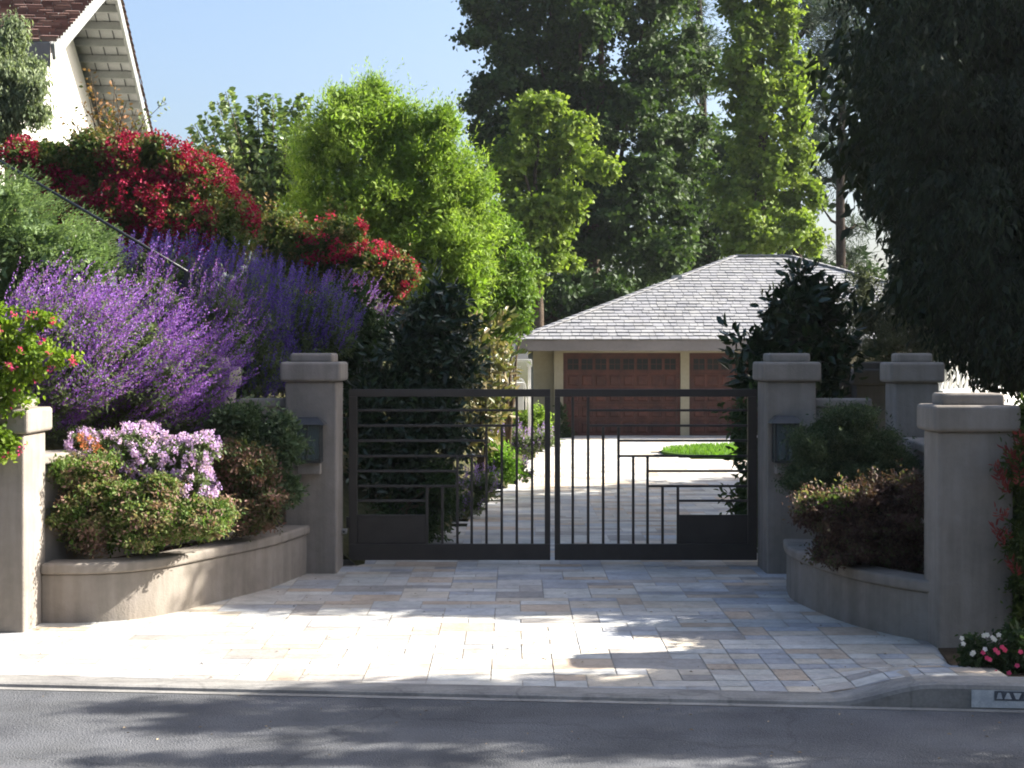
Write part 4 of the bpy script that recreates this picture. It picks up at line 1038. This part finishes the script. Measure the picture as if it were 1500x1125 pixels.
bigleaf("magnolia_shrub", "tall near-black magnolia inside the left gate leaf", 17.6, [
    (645, 432, 24, 22), (618, 462, 32, 28), (665, 458, 22, 28), (600, 510, 30, 50), (640, 500, 40, 40), (665, 540, 34, 36), (610, 570, 50, 40), (560, 560, 40, 34), (650, 600, 36, 34), (600, 640, 60, 44), (560, 690, 50, 50), (620, 700, 40, 50), (540, 620, 30, 50), (590, 750, 50, 40), (660, 650, 30, 30), (640, 745, 22, 22)],
    "magnolia", .10, 600, core=1.2)
bigleaf("viburnum_shrub", "dark bushy shrub between the left gate pier and the magnolia", 18.6, [
    (500, 455, 40, 34), (470, 490, 34, 34), (535, 500, 36, 40), (495, 540, 44, 44), (545, 560, 36, 44), (440, 530, 26, 40), (520, 450, 24, 22), (470, 570, 36, 40), (600, 600, 40, 50)],
    "vdark", .085, 510, core=1.2, wd=.5)
bigleaf("magnolia_shrub", "sunlit open magnolia with bronze leaf backs beside the gate", 21.5, [
    (705, 490, 24, 22), (718, 520, 24, 26), (690, 530, 22, 26), (726, 560, 18, 24), (708, 570, 28, 26), (690, 600, 26, 30), (724, 600, 22, 26), (700, 640, 24, 24), (680, 640, 20, 30)],
    "goldmag", .14, 705, core=.1, dens=.7, cover=.6)
bigleaf("hebe_shrub", "dark low shrub spilling at the left drive edge behind the gate", 17.0, [(600, 770, 40, 22), (560, 770, 50, 30), (632, 775, 14, 16), (640, 735, 24, 24), (655, 700, 20, 26)], "vdark", .06, 590, droop=.3)

def bed(name, label, cat, y, rows, leafm, flowm, leaf, spike, n, base_px, group=None, nl=14, D=(0, 0, 1), r=.012):
    bl = BL(y, rows, jit=.1); c = at(base_px, 0, y)
    g = thing(name, label, cat, trunk_at(base_px, y), group)
    lv = Leaves(); foliage(lv, bl, leaf, wd=.4, cl=.1, dens=.8, cover=.8, core=1.2); lv.build("foliage", LF[leafm], g)
    if flowm:
        lv = Leaves(); P, U = surf_points(bl, n, .8, 1.0)
        wands(lv, P, U * .5 + np.array(D), RNG.uniform(.5, 1.2, len(P)) * spike, nl, .022, .8, r=r, tone=.5, along=.4, start=.2)
        o = lv.build("flower_spikes", LF[flowm], g); o["kind"] = "stuff"
    return g
bed("lavender_bush", "violet lavender mound nearest the gate at the drive edge", "lavender", 19.6, [(712, 708, 16, 18), (700, 715, 22, 22), (668, 735, 16, 22), (690, 740, 18, 14)], "sage", "lavender", .05, .16, 120, 695, "lavender mounds along the drive")
bed("lavender_bush", "pale lavender tuft beside the round green shrub", "lavender", 22.6, [(764, 688, 8, 12), (770, 696, 6, 8)], "sage", "lavender", .05, .14, 120, 765, "lavender mounds along the drive")
bed("lavender_bush", "long pinkish lavender drift near the garage", "lavender", 28, [(760, 648, 18, 14), (775, 655, 22, 12), (790, 648, 18, 12), (745, 640, 20, 16), (805, 642, 12, 10)], "sage", "lavender", .06, .2, 90, 775, "lavender mounds along the drive")
bed("box_shrub", "round bright green shrub beside the inner drive", "shrub", 22.0, [(735, 675, 22, 26), (712, 680, 20, 26), (748, 690, 18, 20), (722, 662, 18, 16)], "box", None, .06, 0, 0, 730)
bed("box_shrub", "green bush below the white trellis", "shrub", 31, [(760, 622, 24, 20), (785, 615, 20, 22), (797, 620, 12, 20), (745, 620, 20, 16)], "feather", None, .08, 0, 0, 780)
bed("climbing_plant", "small dark climber at the left garage jamb", "climber", 38.4, [(826, 628, 7, 14), (822, 606, 4, 16), (832, 636, 8, 6)], "vdark", None, .09, 0, 0, 826)

plant("olive_tree", "grey olive tree beyond the tall corner pier", "tree", trunk_at(1300, 25, 0), BL(25, [
    (1262, 430, 22, 26), (1270, 470, 34, 36), (1310, 480, 44, 34), (1345, 500, 36, 30), (1290, 510, 40, 26), (1370, 495, 30, 26), (1262, 405, 12, 14), (1320, 440, 34, 24), (1380, 520, 26, 16)], jit=.3), "olive", .07, trunk=.08, fname="crown", tname="trunk", bark="bark", limb_r=.03,
    trunk_top=tuple(at(1300, 520, 25)), wd=.3, cl=.2, dens=1.0, cover=.6, droop=-.2, tone_c=.3)

# ------------------------------------------------------------------ LEFT BANK
def boug(label, y, rows, redmat, n, base_px, mask=None, leafk=None, fsize=.055):
    bl = BL(y, rows, jit=.15)
    g = thing("bougainvillea", label, "bougainvillea", trunk_at(base_px, y), "bougainvilleas on the bank")
    lv = Leaves(); foliage(lv, lobes(bl, .4, 7, .85), .055, wd=.6, cl=.13, dens=.75, cover=.85, droop=.2, core=2.0, tone_c=.35)
    P, U = surf_points(bl, 7, .9, 1.0); wands(lv, P, U * .7 + rnd(len(P)) * .4 + np.array([0, 0, .5]), RNG.uniform(.15, .45, len(P)), 14, .055, .55, r=.03, along=.4, tone=.7, spreadtone=.4)
    lv.build("foliage", LF["boug"], g)
    lv = Leaves(); P, U = surf_points(bl, n, .95, 1.08, mask=mask)
    flowers(lv, P, U, fsize, 12, .036)
    o = lv.build("flowers", LF[redmat], g); o["kind"] = "stuff"
    m = MB(); branches(m, Vector(g.location), bl[:7], .03); m.build("stems", M["twig"], g, smooth=True)
    return g
boug("large crimson bougainvillea spilling over the bank below the house", 18.4, [
    (150, 225, 64, 32), (80, 235, 50, 34), (215, 235, 66, 34), (285, 270, 56, 40), (335, 320, 38, 40), (110, 280, 64, 36), (190, 300, 84, 46), (270, 330, 84, 50), (330, 365, 46, 36), (170, 355, 84, 44), (250, 385, 84, 40), (40, 245, 40, 40), (60, 330, 60, 40)],
    "red", 165, 190, mask=lambda P: nmask(P, 2.0, -.06, 3.1))
def rightside(P):
    px = CX + P[:, 0] * F / P[:, 1]
    return nmask(P, 3.2, .02, 7.7) & (px > 455 + RNG.normal(0, 25, len(P)))
boug("coral red bougainvillea with much green leaf below the feathery tree", 20.5, [
    (410, 335, 34, 30), (440, 370, 46, 34), (490, 350, 46, 34), (540, 390, 44, 34), (398, 385, 36, 40), (480, 400, 56, 34), (555, 415, 40, 30), (425, 400, 40, 26), (520, 430, 50, 26), (590, 400, 20, 22)],
    "coral", 150, 500, mask=rightside, fsize=.05)

def sprigs(name, label, y, lines, mat, leaf, nl=16, cat="climber"):
    b = lines[0]; g = thing(name, label, cat, tuple(at(b[0], b[1], y)))
    lv = Leaves(); m = MB()
    for (ax, ay, bx, by) in lines:
        p, q = at(ax, ay, y), at(bx, by, y + random.uniform(-.3, .3)); m.tube([p, (p + q) / 2 + np.array([0, 0, .05]), q], [.008, .006, .003], 5)
        wands(lv, np.array([p]), np.array([q - p]), np.linalg.norm(q - p), nl, leaf, .55, r=.05, tone=.5, spreadtone=.5, along=.3, taper=.3)
    m.build("stems", M["twig"], g); lv.build("foliage", LF[mat], g, hexl=True)
sprigs("vine_sprigs", "bronze new shoots standing above the crimson bougainvillea", 18.6, [
    (150, 205, 130, 98), (158, 205, 140, 130), (165, 205, 168, 120), (172, 205, 185, 150), (150, 205, 118, 150), (180, 205, 170, 145), (190, 205, 200, 160), (130, 210, 88, 165), (165, 200, 150, 150), (120, 210, 105, 160), (185, 205, 160, 165), (142, 205, 125, 120)], "bronze", .055, 26)
sprigs("vine_sprigs", "thin blue-green shoots reaching right of the house eave", 18.6, [
    (195, 205, 232, 158), (232, 158, 244, 152), (235, 215, 262, 200), (205, 200, 215, 162), (215, 220, 240, 196)], "weeping", .06, 12)

# juniper
g = thing("juniper", "feathery light green juniper on the bank at the left edge", "juniper", trunk_at(60, 15.2))
JB = BL(15.9, [(20, 296, 36, 28), (70, 345, 50, 36), (30, 350, 60, 50), (115, 372, 42, 34), (80, 395, 70, 50), (132, 415, 34, 36), (40, 430, 70, 44), (110, 445, 50, 30), (-30, 340, 60, 80), (-30, 430, 60, 60)], jit=.1)
lv = Leaves(); foliage(lv, [(c, R * .85) for c, R in JB], .10, wd=.4, cl=.16, dens=.8, cover=.8, core=1.2)
P, U = surf_points(JB, 190, .75, 1.0)
wands(lv, P, U * .5 + np.array([.95, -.1, .35]), RNG.uniform(.14, .30, len(P)), 26, .034, .3, r=.03, tone=.6, spreadtone=.3, along=.72, taper=.75, curve=(0, 0, .12))
lv.build("foliage", LF["juniper"], g); m = MB(); branches(m, Vector(g.location), JB[:6], .03); m.build("stems", M["twig"], g, smooth=True)

# purple sage
def sage(label, y, rows, n, mat, base_px, D=(.55, -.1, .75), L=.42, green=.8, nl=34, lm="sage"):
    bl = BL(y, rows, jit=.12)
    g = thing("sage_bush", label, "sage", trunk_at(base_px, y), "purple sage bushes on the bank")
    lv = Leaves(); foliage(lv, [(c, R * .82) for c, R in bl], .06, wd=.32, cl=.11, dens=green, cover=.8, core=1.2, bias=(.3, 0, .5), tone_c=.3)
    P, U = surf_points(bl, n * .5, .7, .95)
    wands(lv, P, U * .5 + np.array(D), RNG.uniform(.5, .9, len(P)) * L, 10, .04, .3, r=.02, tone=.6, along=.6)
    lv.build("foliage", LF[lm], g)
    lv = Leaves(); P, U = surf_points(bl, n, .72, 1.0)
    dirs = unit(U * .22 + np.array(D) + RNG.normal(0, .07, P.shape))
    wands(lv, P, dirs, RNG.uniform(.55, 1.25, len(P)) * L, nl, .018, .75, r=.008, tone=.5, spreadtone=.4, along=.5, start=.1, curve=(.05, 0, -.04), taper=.4)
    o = lv.build("flower_spikes", LF[mat], g); o["kind"] = "stuff"
    m = MB(); branches(m, Vector(g.location), bl[:6], .012); m.build("stems", M["twig"], g)
    return g
sage("sunlit purple sage bush leaning over the wall behind the front pier", 12.9, [(40, 520, 60, 50), (60, 470, 60, 40), (110, 560, 60, 50), (20, 570, 50, 50), (60, 610, 50, 34), (120, 495, 50, 40)], 230, "purple", 60, D=(.62, -.1, .72))
sage("sunlit purple sage bush at the middle of the sage drift", 13.4, [(150, 480, 50, 40), (190, 510, 60, 44), (170, 560, 60, 50), (225, 560, 54, 44), (130, 600, 50, 36), (205, 600, 60, 36)], 230, "purple", 170, D=(.66, -.1, .68))
sage("purple sage bush at the shaded end of the sunlit drift", 13.9, [(265, 540, 44, 40), (285, 580, 40, 36), (250, 590, 50, 40), (300, 540, 24, 34), (265, 625, 36, 24)], 210, "purple", 260, D=(.62, -.1, .72))
sage("leafy sage bush with a few tall spikes below the handrail end", 14.9, [(220, 435, 34, 30), (260, 460, 44, 36), (305, 480, 40, 40), (235, 480, 40, 30), (335, 510, 30, 44), (320, 450, 24, 24)], 80, "purple", 260, D=(.25, -.1, .95), green=1.1)
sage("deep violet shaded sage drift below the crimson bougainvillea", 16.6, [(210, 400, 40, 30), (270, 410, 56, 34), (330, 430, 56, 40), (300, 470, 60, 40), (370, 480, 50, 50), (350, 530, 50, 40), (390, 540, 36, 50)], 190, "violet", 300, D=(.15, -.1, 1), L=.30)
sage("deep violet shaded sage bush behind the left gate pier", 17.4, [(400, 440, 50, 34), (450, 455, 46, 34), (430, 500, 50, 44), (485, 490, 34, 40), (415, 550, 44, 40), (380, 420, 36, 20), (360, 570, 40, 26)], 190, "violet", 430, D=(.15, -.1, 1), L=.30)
sage("small violet sage tuft catching sun above the dark viburnum", 19.4, [(520, 455, 30, 26), (545, 475, 20, 22), (495, 440, 30, 18)], 120, "purple", 520, D=(.3, -.1, .9), L=.3)

# front vine with pink flowers over the left front pier
g = thing("bougainvillea_vine", "yellow-green vine with pink blossom at the left edge over the front pier", "vine", (-4.6, 11.6, 1.2))
VB = BL(11.45, [(10, 480, 34, 34), (20, 530, 44, 38), (50, 520, 30, 34), (10, 580, 40, 30), (60, 470, 16, 10), (90, 525, 20, 9), (-10, 640, 34, 34), (12, 655, 14, 14), (-20, 560, 40, 70)], rd=.16)
lv = Leaves(); foliage(lv, VB, .042, wd=.7, cl=.075, dens=.8, cover=.7, droop=.5, core=.5, tone_c=.35); lv.build("foliage", LF["vine"], g, hexl=True)
lv = Leaves(); P, U = surf_points(VB, 60, .95, 1.1, mask=lambda P: nmask(P, 6, .03, 1.3)); flowers(lv, P, U, .026, 10, .024); o = lv.build("flowers", LF["magenta"], g); o["kind"] = "stuff"
m = MB(); branches(m, (-4.6, 11.6, 1.2), VB[:6], .01); m.build("stems", M["twig"], g)

# lilac phlox and its neighbours in the left planter
g = thing("phlox", "lilac phlox in full bloom before the purple sage", "phlox", (-3.1, 12.9, .4))
PB = BL(12.75, [(150, 660, 40, 28), (200, 655, 46, 32), (235, 680, 46, 36), (270, 670, 34, 28), (215, 710, 46, 28), (170, 690, 40, 28), (300, 655, 16, 20), (290, 710, 24, 22), (120, 650, 14, 18)], rd=.28)
lv = Leaves(); foliage(lv, [(c, R * .9) for c, R in PB], .045, wd=.4, cl=.08, dens=.7, cover=.7, core=1.2); lv.build("foliage", LF["sage"], g)
lv = Leaves(); P, U = surf_points(PB, 170, .92, 1.12); flowers(lv, P, U, .030, 22, .020, wd=.95); o = lv.build("flowers", LF["lilac"], g); o["kind"] = "stuff"
m = MB(); branches(m, (-3.1, 12.9, .4), PB[:7], .008); m.build("stems", M["twig"], g)
g = thing("lantana", "small orange flower head among the lilac phlox", "flower", tuple(at(132, 650, 12.5)))
lv = Leaves(); OB = BL(12.45, [(122, 640, 9, 7), (132, 650, 12, 9), (142, 660, 7, 6)], rd=.06); P, U = surf_points(OB, 700, .8, 1.1); flowers(lv, P, U, .012, 6, .016); lv.build("flowers", LF["orange"], g)

def leafy(name, label, y, rows, mat, leaf, base, z=.38, rd=None, hexl=True, **k):
    kk = dict(wd=.5, cl=.09, dens=.9, cover=.75, droop=.1, core=1.3, tone_c=.4, limb_r=.010, sprays=(26, .13, 9)); kk.update(k)
    b = at(base, 0, y); return plant(name, label, "shrub", (b[0], y, z), lobes(BL(y, rows, rd=rd, jit=.05), .42, 6, .8), mat, leaf, hexl=hexl, **kk)
leafy("abelia_shrub", "green and bronze-pink abelia spilling over the sunlit planter wall", 12.35, [(130, 705, 36, 30), (115, 745, 36, 34), (160, 750, 44, 40), (140, 785, 44, 26), (205, 745, 44, 34), (220, 780, 44, 26), (260, 755, 40, 34), (180, 720, 40, 26), (290, 770, 28, 20), (105, 690, 18, 22), (312, 768, 22, 18), (322, 745, 14, 16), (150, 674, 16, 12), (245, 708, 20, 14), (92, 760, 10, 16)],
      "abelia", .036, 190, rd=.30)
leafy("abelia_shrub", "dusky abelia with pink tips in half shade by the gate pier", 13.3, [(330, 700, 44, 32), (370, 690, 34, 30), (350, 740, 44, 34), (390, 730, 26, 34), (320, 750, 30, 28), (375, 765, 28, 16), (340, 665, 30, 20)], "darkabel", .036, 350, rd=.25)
leafy("pittosporum_shrub", "dark pale-tipped pittosporum below the left lantern", 13.8, [(360, 640, 40, 36), (400, 630, 28, 26), (330, 630, 26, 24), (400, 670, 34, 26), (420, 650, 18, 16), (350, 610, 26, 20), (425, 720, 8, 20)], "pitto", .05, 370, rd=.25, radial=1.2, droop=-.3)

# right planter
leafy("westringia_shrub", "shaded grey-green shrub in front of the right lantern", 13.2, [(1190, 650, 36, 36), (1230, 635, 44, 34), (1215, 680, 50, 36), (1270, 660, 44, 40), (1260, 700, 50, 34), (1180, 700, 30, 28), (1305, 690, 30, 36), (1245, 612, 34, 14)],
      "greyshrub", .035, 1240, z=.36, wd=.3, rd=.35, dens=1.0, cl=.08)
leafy("loropetalum_shrub", "burgundy shrub spilling over the shaded right planter wall", 12.0, [(1200, 750, 34, 26), (1240, 770, 44, 34), (1285, 770, 44, 40), (1325, 770, 34, 44), (1280, 730, 50, 30), (1330, 730, 26, 34), (1240, 805, 36, 18), (1300, 808, 40, 20), (1215, 812, 22, 10), (1190, 735, 26, 14), (1345, 800, 20, 30)],
      "burgundy", .034, 1290, z=.36, rd=.30)
leafy("loropetalum_shrub", "pale pink-leaved sprig catching the light on the burgundy shrub", 11.85, [(1180, 738, 16, 7), (1205, 732, 18, 7), (1225, 738, 14, 8), (1240, 724, 7, 8), (1220, 745, 12, 6)], "abelia", .034, 1215, z=.9, rd=.08, cl=.05, core=0)  # sunlight on the burgundy shrub put in as paler leaves
leafy("cestrum_shrub", "red-tipped shrub crowding the right frame edge beside the near pier", 10.95, [(1492, 690, 22, 40), (1500, 760, 34, 50), (1505, 840, 30, 50), (1515, 640, 26, 50), (1480, 800, 14, 24), (1540, 750, 50, 90), (1500, 900, 24, 40)], "nandina", .06, 1510, z=.1, wd=.26, rd=.2, droop=.1, radial=.6, cl=.08)
g = thing("cestrum_shoot", "red young shoots at the right frame edge", "shoots", (3.75, 10.8, .8))
lv = Leaves()
for (px, py) in ((1472, 690), (1466, 700), (1478, 712), (1462, 780), (1470, 790), (1482, 665), (1494, 680), (1488, 830), (1495, 640), (1474, 752), (1492, 700)):
    p = at(px, py + 12, 10.75); wands(lv, np.array([p] * 2), rnd(2) * .5 + np.array([-.2, -.2, .8]), .13, 9, .055, .24, r=.01, along=.5, tone=.5)
lv.build("foliage", LF["redtip"], g, hexl=True)

# vinca bed at the kerb, bottom right
b = at(1460, 0, 9.75)
vg = plant("vinca_plant", "low dark vinca with white and rose flowers by the right kerb", "flowering plant", (b[0], 9.75, .1), BL(9.75, [(1422, 962, 16, 16), (1428, 984, 16, 14), (1446, 998, 24, 9), (1485, 1000, 24, 9), (1440, 960, 24, 20), (1470, 965, 26, 26), (1495, 960, 24, 34), (1450, 985, 26, 14), (1425, 945, 12, 10), (1520, 970, 30, 34), (1485, 925, 20, 14)], rd=.14), "vdark", .04, hexl=True,
           wd=.45, cl=.06, dens=.9, cover=.7, core=1, limb_r=.004)
def flower(px, py, mat, y=9.55, R=.018):
    c = at(px, py, y); lv = Leaves(); n = 5
    ax = unit(np.array([random.uniform(-.4, .2), -1, random.uniform(.1, .7)])); u = unit(np.cross(ax, [0, 0, 1])); v = np.cross(ax, u); a0 = random.random() * 6
    T = np.array([u * math.cos(a0 + i * 2 * math.pi / n) + v * math.sin(a0 + i * 2 * math.pi / n) for i in range(n)])
    lv.add(np.array([c] * n), T, np.array([ax] * n), R, .95, RNG.uniform(0, 1, n)); lv.build("flower", LF[mat], vg, hexl=True)
for px, py in ((1441, 931), (1446, 930), (1454, 934), (1463, 930), (1457, 937), (1409, 935), (1411, 943), (1426, 956), (1424, 958), (1443, 951)): flower(px, py, "whitefl")
for px, py in ((1458, 952), (1468, 948), (1462, 956), (1472, 952), (1440, 956), (1450, 966), (1446, 964), (1462, 988), (1478, 986), (1459, 985), (1490, 975), (1495, 955)): flower(px, py, "pinkfl")

# ------------------------------------------------------------------ fallen leaves
m = MB()
for _ in range(260):
    x = random.uniform(-3.6, 3.0); y = random.uniform(7.9, 14.5)
    z = .006 + lift(x, y) if y > kerb_y(x) + .05 else .0145
    if y < kerb_y(x) - .1: z = -.028 + .04 * math.sin(math.pi * (kerb_y(x) - .085 - y) / 10.5) + .006
    elif y < kerb_y(x) + .26: continue
    a = random.uniform(0, 6.28); r = random.uniform(.006, .018); t = random.random()
    c, s = math.cos(a), math.sin(a)
    m.quad([(x + c * r, y + s * r, z), (x - s * r * .45, y + c * r * .45, z + .006), (x - c * r, y - s * r, z + .002), (x + s * r * .45, y - c * r * .45, z + .004)], t)
o = m.build("leaf_litter", M["litter"]); setp(o, "scattered small dry leaves on drive and road", "leaf litter", kind="stuff")

# ------------------------------------------------------------------ light, sky, camera
AZ, EL = 76.0, 33.0
az, el = math.radians(AZ), math.radians(EL)
sd = Vector((math.cos(el) * math.sin(az), math.cos(el) * math.cos(az), math.sin(el)))
sun = bpy.data.lights.new("sun", "SUN"); sun.energy = 5.0; sun.angle = math.radians(.53); sun.color = (1.0, .95, .86)
so = bpy.data.objects.new("sun", sun); COL.objects.link(so); so.rotation_euler = (-sd).to_track_quat("-Z", "Y").to_euler(); so.location = sd * 30
w = bpy.data.worlds.new("World"); scene.world = w; w.use_nodes = True; nt = w.node_tree; nt.nodes.clear()
sky = nt.nodes.new("ShaderNodeTexSky"); sky.sky_type = "NISHITA"; sky.sun_disc = False; sky.sun_elevation = el; sky.sun_rotation = az; sky.air_density = 1.0; sky.dust_density = 4.5; sky.ozone_density = 3.0; sky.altitude = 50
bg = nt.nodes.new("ShaderNodeBackground"); bg.inputs[1].default_value = .084; wo = nt.nodes.new("ShaderNodeOutputWorld")
nt.links.new(sky.outputs[0], bg.inputs[0]); nt.links.new(bg.outputs[0], wo.inputs[0])

cam = bpy.data.cameras.new("camera"); co = bpy.data.objects.new("camera", cam); COL.objects.link(co); scene.camera = co
cam.sensor_width = 36; cam.lens = F / 1500 * 36; co.location = (0, 0, HC); co.rotation_euler = (math.radians(90), 0, 0)
cam.shift_y = -(562.5 - HY) / 1500; cam.clip_end = 1500; cam.clip_start = .1
vs = scene.view_settings; vs.view_transform = "Standard"; vs.look = "None"; vs.exposure = 1.8; vs.gamma = 1; vs.use_curve_mapping = False
scene.render.engine = "CYCLES"; cy = scene.cycles
cy.use_denoising = True; cy.max_bounces = 6; cy.diffuse_bounces = 3; cy.glossy_bounces = 2; cy.transmission_bounces = 3; cy.transparent_max_bounces = 4
cy.caustics_reflective = False; cy.caustics_refractive = False; cy.sample_clamp_indirect = 6; cy.filter_width = 1.9
print("FACES", sum(len(o.data.polygons) for o in scene.objects if o.type == "MESH"))

if True:
    m = bpy.data.materials.new("thin_air"); m.use_nodes = True; nt = m.node_tree; nt.nodes.clear()  # thin volume added to imitate the camera's soft veil
    out = nt.nodes.new("ShaderNodeOutputMaterial"); pv = nt.nodes.new("ShaderNodeVolumePrincipled")
    pv.inputs["Color"].default_value = (.86, .91, 1.0, 1); pv.inputs["Density"].default_value = .00022; pv.inputs["Anisotropy"].default_value = .3
    nt.links.new(pv.outputs[0], out.inputs["Volume"])
    b = MB(); b.box(-410, 410, -210, 610, -1.1, 32); o = b.build("haze", m); setp(o, "thin pale haze over the whole garden", "haze", kind="stuff")
    cy.volume_bounces = 0
